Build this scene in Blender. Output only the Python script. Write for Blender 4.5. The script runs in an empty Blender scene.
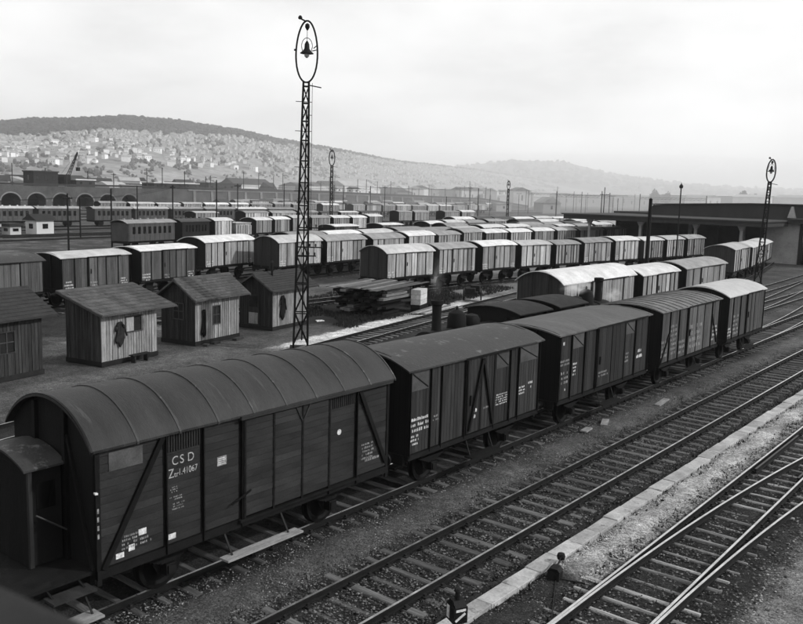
import bpy, math, random
import numpy as np
from mathutils import Vector, Matrix
random.seed(7); rng = np.random.default_rng(7)
sc = bpy.context.scene
col = sc.collection
R = math.radians

# ------------------------------------------------------------------ camera
F_PX, IW, IH, CAM_H = 847.0, 803.0, 624.0, 8.1
HZ_Y, HZ_SLOPE, VP_X = 192.0, 0.028, 1081.0
def _axes():
    hp = lambda x: np.array([x-IW/2, HZ_Y+HZ_SLOPE*(x-IW/2)-IH/2, F_PX])
    d = np.cross(hp(803.), hp(0.)); d /= np.linalg.norm(d)
    if d[1] < 0: d = -d
    y = hp(VP_X); y /= np.linalg.norm(y)
    x = np.cross(y, -d); x /= np.linalg.norm(x)
    return np.stack([x, y, -d])
AX = _axes()                                   # world axes in camera coordinates
cam_d = bpy.data.cameras.new('camera'); cam = bpy.data.objects.new('camera', cam_d); col.objects.link(cam)
cam_d.sensor_width = 36.0; cam_d.lens = F_PX/IW*36.0
cam_d.dof.use_dof = True; cam_d.dof.focus_distance = 28.0; cam_d.dof.aperture_fstop = 2.4
cam_d.clip_start = 0.1; cam_d.clip_end = 60000
_r, _u, _f = AX[:, 0], -AX[:, 1], AX[:, 2]
cam.matrix_world = Matrix(((_r[0], _u[0], -_f[0], 0), (_r[1], _u[1], -_f[1], 0), (_r[2], _u[2], -_f[2], CAM_H), (0, 0, 0, 1)))
sc.camera = cam
def heading(px):                                # unit compass direction of an azimuth and its elevation scale
    py = HZ_Y+HZ_SLOPE*(px-IW/2)
    v = AX @ np.array([px-IW/2, py-IH/2, F_PX]); n = math.hypot(v[0], v[1])
    return v[0]/n, v[1]/n, n
def elev(px, py):
    v = AX @ np.array([px-IW/2, py-IH/2, F_PX]); return v[2]/math.hypot(v[0], v[1])

# ------------------------------------------------------------------ sky, sun, exposure
SUN_DIR = Vector((0.74, 0.42, 0.56)).normalized()
w = bpy.data.worlds.new('World'); sc.world = w; w.use_nodes = True
nt = w.node_tree; nt.nodes.clear()
out = nt.nodes.new('ShaderNodeOutputWorld'); bg = nt.nodes.new('ShaderNodeBackground')
sky = nt.nodes.new('ShaderNodeTexSky'); sky.sky_type = 'NISHITA'; sky.sun_disc = False
sky.sun_elevation = math.asin(SUN_DIR.z); sky.sun_rotation = math.atan2(SUN_DIR.x, SUN_DIR.y)
sky.air_density = 1.0; sky.dust_density = 4.0; sky.ozone_density = 1.0
bw = nt.nodes.new('ShaderNodeRGBToBW'); nt.links.new(sky.outputs[0], bw.inputs[0])
tc = nt.nodes.new('ShaderNodeTexCoord'); mp = nt.nodes.new('ShaderNodeMapping'); mp.inputs['Scale'].default_value = (1.6, 1.6, 5.0)
nz = nt.nodes.new('ShaderNodeTexNoise'); nz.inputs['Scale'].default_value = 1.7; nz.inputs['Detail'].default_value = 7; nz.inputs['Roughness'].default_value = .55
nt.links.new(tc.outputs['Generated'], mp.inputs[0]); nt.links.new(mp.outputs[0], nz.inputs['Vector'])
mr = nt.nodes.new('ShaderNodeMapRange'); mr.inputs[1].default_value = .38; mr.inputs[2].default_value = .68; mr.inputs[3].default_value = 0.0; mr.inputs[4].default_value = 1.0
nt.links.new(nz.outputs[0], mr.inputs[0])
SKY_VEIL = 12.1                                   # thin white cloud veil over the blue
mx = nt.nodes.new('ShaderNodeMix'); mx.data_type = 'FLOAT'
mm = nt.nodes.new('ShaderNodeMath'); mm.operation = 'MULTIPLY_ADD'; mm.inputs[1].default_value = .30; mm.inputs[2].default_value = .68
nt.links.new(mr.outputs[0], mm.inputs[0]); nt.links.new(mm.outputs[0], mx.inputs[0])
nt.links.new(bw.outputs[0], mx.inputs[2]); mx.inputs[3].default_value = SKY_VEIL
nt.links.new(mx.outputs[0], bg.inputs[0]); bg.inputs[1].default_value = 0.10
nt.links.new(bg.outputs[0], out.inputs[0])
sd = bpy.data.lights.new('sun', 'SUN'); sd.energy = 3.1; sd.angle = R(2.2); sd.color = (1, 1, 1)
so = bpy.data.objects.new('sun', sd); col.objects.link(so)
so.rotation_euler = SUN_DIR.to_track_quat('Z', 'Y').to_euler()
sc.view_settings.view_transform = 'Standard'; sc.view_settings.look = 'None'
sc.view_settings.exposure = 0.0; sc.view_settings.gamma = 1.0
sc.cycles.max_bounces = 6; sc.cycles.volume_bounces = 1; sc.cycles.use_denoising = True
sc.cycles.sample_clamp_indirect = 4

# ------------------------------------------------------------------ materials (the photograph is black and white)
MATS = {}
class NG:
    def __init__(s, name):
        s.m = bpy.data.materials.new(name); s.m.use_nodes = True; s.t = s.m.node_tree
        s.b = s.t.nodes['Principled BSDF']
    def n(s, typ, **k):
        x = s.t.nodes.new(typ)
        for a, v in k.items(): setattr(x, a, v)
        return x
    def put(s, sock, v):
        if isinstance(v, (int, float)): sock.default_value = v
        elif isinstance(v, (tuple, list)): sock.default_value = v
        else: s.t.links.new(v, sock)
    def math(s, op, a, b=0.0, c=0.0, clamp=False):
        x = s.n('ShaderNodeMath', operation=op); x.use_clamp = clamp
        s.put(x.inputs[0], a); s.put(x.inputs[1], b); s.put(x.inputs[2], c); return x.outputs[0]
    def noise(s, vec, scale, detail=5, rough=.55):
        x = s.n('ShaderNodeTexNoise'); s.put(x.inputs['Vector'], vec); x.inputs['Scale'].default_value = scale
        x.inputs['Detail'].default_value = detail; x.inputs['Roughness'].default_value = rough; return x.outputs[0]
    def rng(s, v, a, b, c, d, smooth=False):
        x = s.n('ShaderNodeMapRange'); x.clamp = True
        if smooth: x.interpolation_type = 'SMOOTHSTEP'
        s.put(x.inputs[0], v)
        for i, q in enumerate((a, b, c, d)): x.inputs[i+1].default_value = q
        return x.outputs[0]
    def mix(s, f, a, b):
        x = s.n('ShaderNodeMix', data_type='FLOAT'); s.put(x.inputs[0], f); s.put(x.inputs[2], a); s.put(x.inputs[3], b); return x.outputs[0]
    def bump(s, h, strength, dist=.02):
        x = s.n('ShaderNodeBump'); x.inputs['Strength'].default_value = strength; x.inputs['Distance'].default_value = dist
        s.put(x.inputs['Height'], h); s.t.links.new(x.outputs[0], s.b.inputs['Normal'])

ALB = 0.34                                       # scales down dark base colours, in place of a lower exposure
def mat(name, c, var=.3, scale=2.5, rough=.8, rnd=.12, stretch=(1, 1, 1), bump=.3, fine=30, metal=0, spec=.12, groove=None, spots=None, island=0, raw=False):
    if name in MATS: return MATS[name]
    if c < .2 and not raw: c *= ALB
    g = NG(name); t = g.n('ShaderNodeTexCoord'); oi = g.n('ShaderNodeObjectInfo')
    off = g.n('ShaderNodeVectorMath', operation='MULTIPLY_ADD')
    g.t.links.new(t.outputs['Object'], off.inputs[0]); off.inputs[1].default_value = stretch
    o2 = g.math('MULTIPLY', oi.outputs['Random'], 57.0); g.t.links.new(o2, off.inputs[2])
    v = off.outputs[0]
    n1 = g.noise(v, scale, 6, .6); n2 = g.noise(v, fine, 3, .6)
    k = g.math('MULTIPLY', g.rng(n1, .3, .7, 1-var, 1+var), g.rng(n2, .3, .7, 1-var*.5, 1+var*.5))
    k = g.math('MULTIPLY', k, g.math('MULTIPLY_ADD', oi.outputs['Random'], 2*rnd, 1-rnd))
    h = g.math('ADD', n2, g.math('MULTIPLY', n1, .5))
    if island:                                  # each board its own tone
        gi = g.n('ShaderNodeNewGeometry'); k = g.math('MULTIPLY', k, g.math('MULTIPLY_ADD', gi.outputs['Random Per Island'], 2*island, 1-island))
    if groove:                                  # board joints too fine to build at this distance: (axis, pitch, darkness)
        ax, pitch, dark = groove
        sep = g.n('ShaderNodeSeparateXYZ'); g.t.links.new(t.outputs['Object'], sep.inputs[0])
        u = g.math('DIVIDE', sep.outputs[ax], pitch)
        fr = g.math('FRACT', u); line = g.math('LESS_THAN', g.math('ABSOLUTE', g.math('SUBTRACT', fr, .5)), .07)
        wn = g.n('ShaderNodeTexWhiteNoise', noise_dimensions='1D'); g.t.links.new(g.math('ADD', g.math('FLOOR', u), o2), wn.inputs['W'])
        k = g.math('MULTIPLY', k, g.math('MULTIPLY_ADD', wn.outputs['Value'], dark*1.3, 1-dark*.65))
        k = g.math('MULTIPLY', k, g.math('MULTIPLY_ADD', line, -.45, 1.0)); h = g.math('SUBTRACT', h, line)
    if spots:                                   # bare or rusty patches: (scale, threshold, value)
        sn = g.noise(v, spots[0], 6, .7); f = g.rng(sn, spots[1], spots[1]+.06, 0, 1)
        k = g.mix(f, g.math('MULTIPLY', k, c), spots[2])
    else: k = g.math('MULTIPLY', k, c)
    g.t.links.new(k, g.b.inputs['Base Color'])
    g.put(g.b.inputs['Roughness'], g.rng(n1, .3, .7, max(.05, rough-.1), min(1, rough+.1)))
    g.b.inputs['Metallic'].default_value = metal; g.b.inputs['Specular IOR Level'].default_value = spec
    if bump: g.bump(h, bump)
    MATS[name] = g.m; return g.m

# ------------------------------------------------------------------ mesh builder
class MB:
    def __init__(s): s.v = []; s.f = []; s.mi = []; s.m = 0
    def _a(s, vs, fs):
        o = len(s.v); s.v += [tuple(p) for p in vs]
        for f in fs: s.f.append(tuple(i+o for i in f)); s.mi.append(s.m)
        return s
    def box(s, x0, y0, z0, x1, y1, z1):
        if x0 > x1: x0, x1 = x1, x0
        if y0 > y1: y0, y1 = y1, y0
        if z0 > z1: z0, z1 = z1, z0
        return s._a([(x0,y0,z0),(x1,y0,z0),(x1,y1,z0),(x0,y1,z0),(x0,y0,z1),(x1,y0,z1),(x1,y1,z1),(x0,y1,z1)],
             [(3,2,1,0),(4,5,6,7),(0,1,5,4),(1,2,6,5),(2,3,7,6),(3,0,4,7)])
    def bar(s, p, q, a, b, side=(0, 0, 1)):     # rectangular bar, a along `side`, b across
        p, q = Vector(p), Vector(q); d = (q-p).normalized(); sd = Vector(side)
        if abs(d.dot(sd)) > .95: sd = Vector((1, 0, 0)) if abs(d.x) < .9 else Vector((0, 1, 0))
        t = d.cross(sd).normalized(); u = t.cross(d).normalized()
        vs = []
        for c in (p, q):
            for i, j in ((-1,-1),(1,-1),(1,1),(-1,1)): vs.append(c+u*(i*a/2)+t*(j*b/2))
        return s._a(vs, [(0,1,2,3),(7,6,5,4),(0,4,5,1),(1,5,6,2),(2,6,7,3),(3,7,4,0)])
    def tube(s, p, q, r, n=8, r2=None, caps=True):
        r2 = r if r2 is None else r2; p, q = Vector(p), Vector(q); d = (q-p).normalized()
        a = Vector((0,0,1)) if abs(d.z) < .9 else Vector((1,0,0)); t = d.cross(a).normalized(); u = d.cross(t)
        vs = [c+(t*math.cos(2*math.pi*i/n)+u*math.sin(2*math.pi*i/n))*rr for c, rr in ((p,r),(q,r2)) for i in range(n)]
        fs = [(i,(i+1)%n,n+(i+1)%n,n+i) for i in range(n)]
        if caps: fs += [tuple(range(n))[::-1], tuple(range(n,2*n))]
        return s._a(vs, fs)
    def lathe(s, prof, c=(0,0,0), axis='z', n=16):
        vs = []; c = Vector(c)
        for r, h in prof:
            for i in range(n):
                a = 2*math.pi*i/n; x, y = r*math.cos(a), r*math.sin(a)
                vs.append(c+(Vector((x,y,h)) if axis == 'z' else Vector((h,x,y)) if axis == 'x' else Vector((y,h,x))))
        fs = [(k*n+i, k*n+(i+1)%n, (k+1)*n+(i+1)%n, (k+1)*n+i) for k in range(len(prof)-1) for i in range(n)]
        fs += [tuple(range(n))[::-1], tuple(range((len(prof)-1)*n, len(prof)*n))]
        return s._a(vs, fs)
    def prism(s, poly, axis, a, b):             # polygon extruded along an axis
        n = len(poly); mk = {'x': lambda u,v,h:(h,u,v), 'y': lambda u,v,h:(u,h,v), 'z': lambda u,v,h:(u,v,h)}[axis]
        vs = [mk(u,v,a) for u,v in poly]+[mk(u,v,b) for u,v in poly]
        return s._a(vs, [tuple(range(n))[::-1], tuple(range(n,2*n))]+[(i,(i+1)%n,n+(i+1)%n,n+i) for i in range(n)])
    def poly(s, pts): return s._a(pts, [tuple(range(len(pts)))])
    def build(s, name, m, parent=None, smooth=False, loc=None, rz=0, cast=None):
        me = bpy.data.meshes.new(name); me.from_pydata([tuple(p) for p in s.v], [], s.f)
        ms = m if isinstance(m, (list, tuple)) else [m]
        for q in ms: me.materials.append(q)
        if len(ms) > 1: me.polygons.foreach_set('material_index', s.mi)
        import bmesh
        bm = bmesh.new(); bm.from_mesh(me); bmesh.ops.recalc_face_normals(bm, faces=bm.faces); bm.to_mesh(me); bm.free()
        if smooth:
            me.polygons.foreach_set('use_smooth', [True]*len(me.polygons))
            if smooth != 'all': me.set_sharp_from_angle(angle=R(35))
        return link(me, name, parent, loc, rz)
def link(me, name, parent=None, loc=None, rz=0):
    o = bpy.data.objects.new(name, me); col.objects.link(o); o.parent = parent
    if loc is not None: o.location = loc
    if rz: o.rotation_euler = (0, 0, rz)
    return o
def empty(name, loc, rz=0):
    o = bpy.data.objects.new(name, None); col.objects.link(o); o.location = loc; o.rotation_euler = (0, 0, rz); o.empty_display_size = .2; return o
def tag(o, label=None, cat=None, group=None, kind=None):
    if label: o['label'] = label
    if cat: o['category'] = cat
    if group: o['group'] = group
    if kind: o['kind'] = kind
    return o
def copy_tree(o, parent=None):
    c = o.copy(); col.objects.link(c); c.parent = parent
    for ch in list(o.children): copy_tree(ch, c)
    return c
def big_mesh(name, verts, faces, m, smooth=False):       # numpy arrays, all faces alike in corner count
    me = bpy.data.meshes.new(name); nv, nf, k = len(verts), len(faces), faces.shape[1]
    me.vertices.add(nv); me.vertices.foreach_set('co', np.ascontiguousarray(verts, dtype=np.float32).ravel())
    me.loops.add(nf*k); me.loops.foreach_set('vertex_index', np.ascontiguousarray(faces, dtype=np.int32).ravel())
    me.polygons.add(nf); me.polygons.foreach_set('loop_start', np.arange(0, nf*k, k, dtype=np.int32))
    me.update(calc_edges=True); me.materials.append(m)
    me.polygons.foreach_set('use_smooth', np.full(nf, smooth)); me.validate()
    return link(me, name)
GZ = -0.20                                               # ground level, the rail tops lie at 0
# ------------------------------------------------------------------ ground: one sheet to the horizon
def axis_steps(parts):
    a = [np.arange(lo, hi, st) for lo, hi, st in parts]; return np.concatenate(a+[np.array([parts[-1][1]])])
gx = axis_steps([(-20000,-2000,3000),(-2000,-300,170),(-300,-64,8),(-64,-17,.7),(-17,-2,.13),(-2,10,.8),(10,120,10),(120,1000,110),(1000,20000,3800)])
gy = axis_steps([(-12000,-1000,2200),(-1000,-100,150),(-100,4,8),(4,36,.16),(36,70,.5),(70,180,2),(180,600,15),(600,2000,140),(2000,20000,1800)])
XX, YY = np.meshgrid(gx, gy, indexing='xy')
near = np.exp(-((XX+10)/22)**2-((YY-25)/30)**2)
und = (.022*np.sin(2.1*XX+.7*np.sin(.9*YY))*np.sin(1.7*YY+XX)+.014*np.sin(5.3*XX+1.3*YY)*np.sin(4.1*YY-.8*XX)+.008*np.sin(11*XX-3*YY)*np.sin(9*YY+2*XX))*near
und += .075*np.exp(-((XX+12.6)/.55)**2)+.05*np.exp(-((XX+7.95)/.35)**2)*(YY < 60)+.06*np.exp(-((XX+3.2)/.9)**2)
ZZ = GZ+und-.02
nX, nY = len(gx), len(gy); idx = np.arange(nX*nY).reshape(nY, nX)
GF = np.stack([idx[:-1,:-1], idx[:-1,1:], idx[1:,1:], idx[1:,:-1]], -1).reshape(-1, 4)

def ground_material():
    g = NG('yard_ground'); geo = g.n('ShaderNodeNewGeometry'); pos = geo.outputs['Position']
    sep = g.n('ShaderNodeSeparateXYZ'); g.t.links.new(pos, sep.inputs[0]); x, y = sep.outputs[0], sep.outputs[1]
    wob = g.math('MULTIPLY', g.math('SUBTRACT', g.noise(pos, .9, 6, .65), .5), 1.5)
    wob2 = g.math('MULTIPLY', g.math('SUBTRACT', g.noise(pos, 5., 5, .7), .5), .9)
    xs = g.math('MULTIPLY_ADD', g.math('SUBTRACT', y, 28.), .19, x)     # coordinate across the skewed side of the yard
    xw = g.math('ADD', g.math('ADD', x, g.math('MULTIPLY', wob, .45)), g.math('MULTIPLY', wob2, .45))
    sw = g.math('ADD', g.math('ADD', xs, wob), wob2); yw = g.math('ADD', g.math('ADD', y, wob), wob2)
    def band(u, a, b, s): return g.math('MULTIPLY', g.rng(u, a-s, a+s, 0, 1, True), g.rng(u, b-s, b+s, 1, 0, True))
    fine = g.noise(pos, 26., 4, .75); mid = g.noise(pos, 2.2, 6, .6); low = g.noise(pos, .25, 4, .6)
    vor = g.n('ShaderNodeTexVoronoi'); g.put(vor.inputs['Vector'], pos); vor.inputs['Scale'].default_value = 21.
    k = g.math('MULTIPLY', g.rng(fine, .3, .7, .5, 1.5), g.rng(mid, .3, .7, .65, 1.35))
    k = g.math('MULTIPLY', k, g.rng(low, .3, .7, .6, 1.4))
    sepc = g.n('ShaderNodeSeparateColor'); g.t.links.new(vor.outputs['Color'], sepc.inputs[0])
    k = g.math('MULTIPLY', k, g.rng(sepc.outputs[0], 0, 1, .55, 1.5))
    val = 0.040
    def lay(m, v):
        nonlocal val
        val = g.mix(m, val, v)
    lay(g.rng(x, -66., -40., 1, 0), .085)                                # far sidings
    lay(band(xw, -13.2, -11.95, .3), .135)                             # trodden cinder path beside the train
    lay(g.math('MULTIPLY', band(xw, -8.55, -7.4, .3), g.rng(yw, 16.0, 17.6, 0, 1, True)), .55)   # pale gravel by the slabs
    lay(g.math('MULTIPLY', band(xw, -4.45, 0., .35), g.rng(yw, 25.5, 30, 1, .5, True)), .27)     # pale ground right of the points
    lay(g.math('MULTIPLY', band(sw, -44., -30.6, .5), g.rng(yw, 35.5, 38.5, 1, 0, True)), .095)  # yard round the huts
    lay(g.math('MULTIPLY', band(sw, -35.0, -31.6, .5), g.rng(yw, 36., 41., 1, 0, True)), .15)   # road in front of them
    lay(g.math('MULTIPLY', band(sw, -43., -31.6, .7), band(yw, 38.5, 64., 1.2)), .030)           # rough grass
    lay(g.math('MULTIPLY', band(sw, -32.3, -30.9, .2), band(yw, 30.3, 60., 1.)), .85)         # pale strip by the siding
    lay(g.math('MULTIPLY', band(sw, -42., -39.2, .4), band(yw, 16, 33., 1.)), .20)               # pale patch behind the huts
    lay(g.math('MULTIPLY', band(xw, -42., -28., 1.), band(yw, 57., 112., 3.)), .27)
    lay(g.math('MULTIPLY', band(xw, -31., -15.8, 1.), band(yw, 58., 120., 3.)), .11)
    lay(g.math('MULTIPLY', band(xw, -36., -27., 1.), band(yw, 112., 124., 2.)), .16)
    lay(g.math('MULTIPLY', band(xw, -52., -43.8, .8), band(yw, 44., 110., 4.)), .20)
    lay(g.math('MULTIPLY', g.rng(x, -100., -60., 1, 0), g.rng(low, .50, .6, 0, 1)), .15)
    lay(g.rng(x, -420., -300., 1, 0), .13)
    g.t.links.new(g.math('MULTIPLY', g.math('MULTIPLY', val, k), .50), g.b.inputs['Base Color'])
    g.b.inputs['Roughness'].default_value = .95; g.b.inputs['Specular IOR Level'].default_value = .12
    g.bump(g.math('ADD', fine, g.math('MULTIPLY', vor.outputs['Distance'], -1.2)), .55, .045)
    return g.m
ground = big_mesh('ground', np.stack([XX.ravel(), YY.ravel(), ZZ.ravel()], -1), GF, ground_material(), True)
tag(ground, kind='structure')

# ------------------------------------------------------------------ tracks
M_RAILTOP = mat('rail_top', .58, .25, 3, .32, 0, metal=.9, bump=0, spec=.5)
M_RAILSIDE = mat('rail_side', .026, .3, 5, .7, .1, bump=.2)
M_RAILDULL = mat('rail_dull', .16, .2, 3, .5, 0, metal=.5, bump=0)
M_SLEEP = mat('sleeper_wood', .078, .45, 3, .85, .35, stretch=(.5, 6, 3), bump=.6, fine=14, island=.35, raw=True)
M_SLEEPPALE = mat('sleeper_steel', .22, .5, 4, .7, .45, stretch=(.5, 4, 2), bump=.5, fine=14)
PROF = [(-.06,-.14),(.06,-.14),(.06,-.125),(.012,-.11),(.012,-.045),(.036,-.035),(.036,-.006),(.028,0),(-.028,0),(-.036,-.006),(-.036,-.035),(-.012,-.045),(-.012,-.11),(-.06,-.125)]
def poly_at(path, y):
    for (x0,y0),(x1,y1) in zip(path, path[1:]):
        if y <= y1 or (x1,y1) == path[-1]: return x0+(x1-x0)*(y-y0)/(y1-y0)
def smooth_path(path, n=5):
    if len(path) < 3: return path
    ys = [p[1] for p in path]; out = []
    for i in range(len(path)-1):
        p0, p1, p2, p3 = path[max(i-1,0)], path[i], path[i+1], path[min(i+2,len(path)-1)]
        for k in range(n):
            t = k/n; out.append(tuple(.5*((2*b)+(-a+c)*t+(2*a-5*b+4*c-d)*t*t+(-a+3*b-3*c+d)*t**3) for a,b,c,d in zip(p0,p1,p2,p3)))
    return out+[path[-1]]
def offset(path, d):
    o = []
    for i, (x, y) in enumerate(path):
        a = path[max(i-1,0)]; b = path[min(i+1,len(path)-1)]; dx, dy = b[0]-a[0], b[1]-a[1]; n = math.hypot(dx, dy)
        o.append((x+dy/n*d, y-dx/n*d))
    return o
def rail(path, parent, top=None, dz=0):
    mb = MB(); n = len(PROF); vs = []
    for i, (x, y) in enumerate(path):
        a = path[max(i-1,0)]; b = path[min(i+1,len(path)-1)]; dx, dy = b[0]-a[0], b[1]-a[1]; L = math.hypot(dx, dy)
        vs += [(x+dy/L*u, y-dx/L*u, v+dz) for u, v in PROF]
    o = 0; mb.v = vs
    for k in range(len(path)-1):
        for i in range(n):
            mb.f.append((k*n+i, k*n+(i+1)%n, (k+1)*n+(i+1)%n, (k+1)*n+i)); mb.mi.append(1 if i == 7 else 0)
    mb.f += [tuple(range(n)), tuple(range((len(path)-1)*n, len(path)*n))]; mb.mi += [0, 0]
    return mb.build('rail', [M_RAILSIDE, top or M_RAILTOP], parent)
def sleeper_mesh(L, wd, seed, m):
    r = random.Random(seed); mb = MB(); c = .025
    xs = (-L/2, L/2); z0, z1 = -.30, -.165
    q = []
    for x in xs:
        j = r.uniform(-.02, .02)
        q.append([(x+j,-wd/2,z0),(x+j,wd/2,z0),(x+j,wd/2,z1-c),(x+j,wd/2-c,z1+r.uniform(-.006,.006)),(x+j,-wd/2+c,z1+r.uniform(-.006,.006)),(x+j,-wd/2,z1-c)])
    mb._a(q[0]+q[1], [(0,1,2,3,4,5),(11,10,9,8,7,6)]+[(i,(i+1)%6,6+(i+1)%6,6+i) for i in range(6)])
    me = bpy.data.meshes.new('sleeper'); me.from_pydata(mb.v, [], mb.f); me.materials.append(m); return me
SLM = [sleeper_mesh(2.5+.06*i, .15+.018*i, i, M_SLEEP) for i in range(4)]
SLP = [sleeper_mesh(2.42+.06*i, .085+.015*i, 9+i, M_SLEEPPALE) for i in range(3)]
def along(path, step, y0, y1):
    acc = 0; res = []
    for (ax, ay), (bx, by) in zip(path, path[1:]):
        L = math.hypot(bx-ax, by-ay); t = -acc % step
        while t < L:
            x, y = ax+(bx-ax)*t/L, ay+(by-ay)*t/L
            if y0 <= y <= y1: res.append((x, y, math.atan2(-(bx-ax), by-ay)))
            t += step
        acc += L
    return res
M_PLATE = mat('rail_baseplate', .05, .3, 6, .6, .1)
def track(path, near=None, far=None, pale=False, top=None, label=None, dz=0):
    """railway track: two rails, single sleepers over the `near` range of y, one joined bed of sleepers over `far`"""
    p = smooth_path(path); root = empty('railway_track', (0, 0, 0)); tag(root, label, kind='structure')
    for s in (-.75, .75): rail(offset(p, s), root, top, dz)
    sm = SLP if pale else SLM
    if near:
        plates = MB()
        for i, (x, y, a) in enumerate(along(p, .63, *near)):
            o = link(sm[random.randrange(len(sm))], 'sleeper', root, (x+random.uniform(-.05,.05), y+random.uniform(-.03,.03), random.choice((-.03,-.012,0,.004))+random.uniform(-.012,.006)), a+random.uniform(-.025,.025))
            for s in (-.75, .75): plates.box(x+s-.15, y-.07, -.17, x+s+.15, y+.07, -.142); plates.box(x+s+.05, y-.03, -.142, x+s+.1, y+.03, -.1); plates.box(x+s-.1, y-.03, -.142, x+s-.05, y+.03, -.1)
        tag(plates.build('baseplates', M_PLATE, root), kind='stuff')
    if far:
        mb = MB()
        for x, y, a in along(p, .63 if far[0] < 60 else .9, *far):
            ca, sa = math.cos(a), math.sin(a); j = random.uniform(-.06, .06)
            mb.bar((x-1.25*ca+j, y-1.25*sa, -.235), (x+1.25*ca+j, y+1.25*sa, -.235), .14, .23)
        tag(mb.build('sleeper_bed', M_SLEEP, root), kind='stuff')
    return root
SK = lambda c, y: c-.19*(y-28)
T_POINTS = [(-6.35,2),(-6.35,70)]
T_MAIN = [(-10.55,2),(-10.55,150)]
T_TRAIN = [(-14.64,-6),(-14.64,150)]
T_LOCO = [(-18.8,0),(-18.8,160)]
T_F = [(-22.4,10),(-22.4,70),(-23.2,100),(-25.5,150)]
T_E = [(-26.9,15),(-26.9,70),(-26.9,84),(-28.6,98),(-31.2,113),(-33.6,126)]
T_SIDE = [(SK(-29.6,8),8),(SK(-29.6,28),28),(SK(-29.6,46),46),(-36.2,64),(-38.4,80)]
T_D = [(-43.4,30),(-43.4,52),(-43.2,68),(-42.2,76),(-41,86),(-39.6,96),(-38.2,107),(-37,124)]
T_C = [(SK(-51.4,-5),-5),(SK(-51.4,18),18),(SK(-51.4,40),40),(-55.9,52.5),(-57.2,64),(-58.2,76),(-59.3,88),(-59.4,100),(-58.6,114),(-57,135)]
T_H = [(-49,5),(-54.5,28),(-58.6,45),(-60.4,52.5),(-62.8,64),(-64.6,76),(-66,90),(-66.5,106),(-66,140)]
T_J = [(-66,20),(-74,55),(-77.8,82),(-78.4,97),(-81.8,110),(-81.5,125),(-80,160)]
T_K = [(-82,15),(-93.4,61),(-96.2,74),(-97.7,84),(-101,98),(-104.8,123),(-108,170)]
T_M = [(-150,40),(-150,200)]
T_P = [(-190,70),(-190,300)]
track(T_POINTS, (9, 45), None, True, label='railway track with points in the near right corner')
track(T_MAIN, (8, 74), (74.3, 140), label='empty railway track beside the concrete slab path')
track(T_TRAIN, (5, 72), (72.3, 140), label='railway track under the nearest goods train')
track(T_LOCO, None, (10, 120), label='railway track under the steam locomotives')
for t in (T_F, T_E, T_SIDE, T_D): track(t, None, (18, 118), label=None)
for t in (T_C, T_H): track(t, None, (15, 70), top=M_RAILDULL)
for t in (T_J, T_K, T_M, T_P): track(t, top=M_RAILDULL)
for c0 in (-60., -65.5, -71., -77.):                      # empty sidings behind the huts
    track([(SK(c0,0),0),(SK(c0,30),30),(SK(c0,60),60),(SK(c0,90),92)], top=M_RAILDULL)
for c0 in (-112., -122., -134., -168., -205.): track([(c0,30),(c0-8,110),(c0-12,260)], top=M_RAILDULL)
# diverging road of the points, and the leads seen past the last van
br = empty('railway_track', (0,0,0)); tag(br, 'curved rails branching off at the near points', kind='structure')
for xr in (-7.1, -5.6):
    pts = [(xr+.06+(max(0, y-13.6)**2)/254., y) for y in np.arange(13.0, 62, 1.2)]
    pts = [(x, y) for x, y in pts if not (abs(x+5.6) < .11 and y > 25)]
    rail([p for p in pts if p[1] < 33.2] if xr < -7 else pts, br, dz=.002)
for i, (x0, y0) in enumerate(((-7.0, 24.), (-5.66, 24.))):    # check rails
    rail([(x0+.06 if i == 0 else x0-.06, y) for y in (26.5, 28, 30, 31.5)], br, M_RAILDULL, dz=-.004)
ld = empty('railway_track', (0,0,0)); tag(ld, 'curved lead joining two tracks past the last van', kind='structure')
lp = [(-18.8+(-3.6)*(3*t*t-2*t**3), 58+62*t) for t in np.linspace(0, 1, 30)]
for s in (-.75, .75): rail(offset(lp, s), ld, dz=.002)
ld2 = empty('railway_track', (0,0,0)); tag(ld2, 'second curved lead crossing towards the goods shed', kind='structure')
lp = [(-14.64+(-4.16)*(3*t*t-2*t**3), 52+60*t) for t in np.linspace(0, 1, 30)]
for s in (-.75, .75): rail(offset(lp, s), ld2, dz=.003)

# ------------------------------------------------------------------ slab path
M_SLAB = mat('concrete_slab', .29, .3, 1.7, .85, .15, bump=.5, fine=16, spots=(3.2, .60, .15))
sp = empty('slab_path', (0,0,0)); tag(sp, 'pale concrete cable trough slabs along the empty track', kind='structure')
def slab_mesh(seed):
    r = random.Random(seed); mb = MB(); L, b = 1.0, .012
    a = [(-.2,-.5*L+.006),(.2,-.5*L+.006),(.2,.5*L-.006),(-.2,.5*L-.006)]
    a = [(x+r.uniform(-.008,.008), y+r.uniform(-.006,.006)) for x, y in a]
    ins = [(x*(1-b/.225), y*(1-b/.5)) for x, y in a]
    vs = [(x,y,-.14) for x,y in a]+[(x,y,-b) for x,y in a]+[(x,y,0) for x,y in ins]
    mb._a(vs, [(3,2,1,0),(8,9,10,11)]+[(k+i,k+(i+1)%4,k+4+(i+1)%4,k+4+i) for k in (0,4) for i in range(4)])
    me = bpy.data.meshes.new('slab'); me.from_pydata(mb.v, [], mb.f); me.materials.append(M_SLAB); return me
SM = [slab_mesh(i) for i in range(5)]
for i in range(78):
    o = link(SM[i % 5], 'slab', sp, (-8.66+random.uniform(-.015,.015), 9.4+i*1.0, -.118+random.uniform(-.018,.014)), random.uniform(-.012,.012))
    o.rotation_euler[0] = random.uniform(-.016,.016); o.rotation_euler[1] = random.uniform(-.035,.035)

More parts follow.
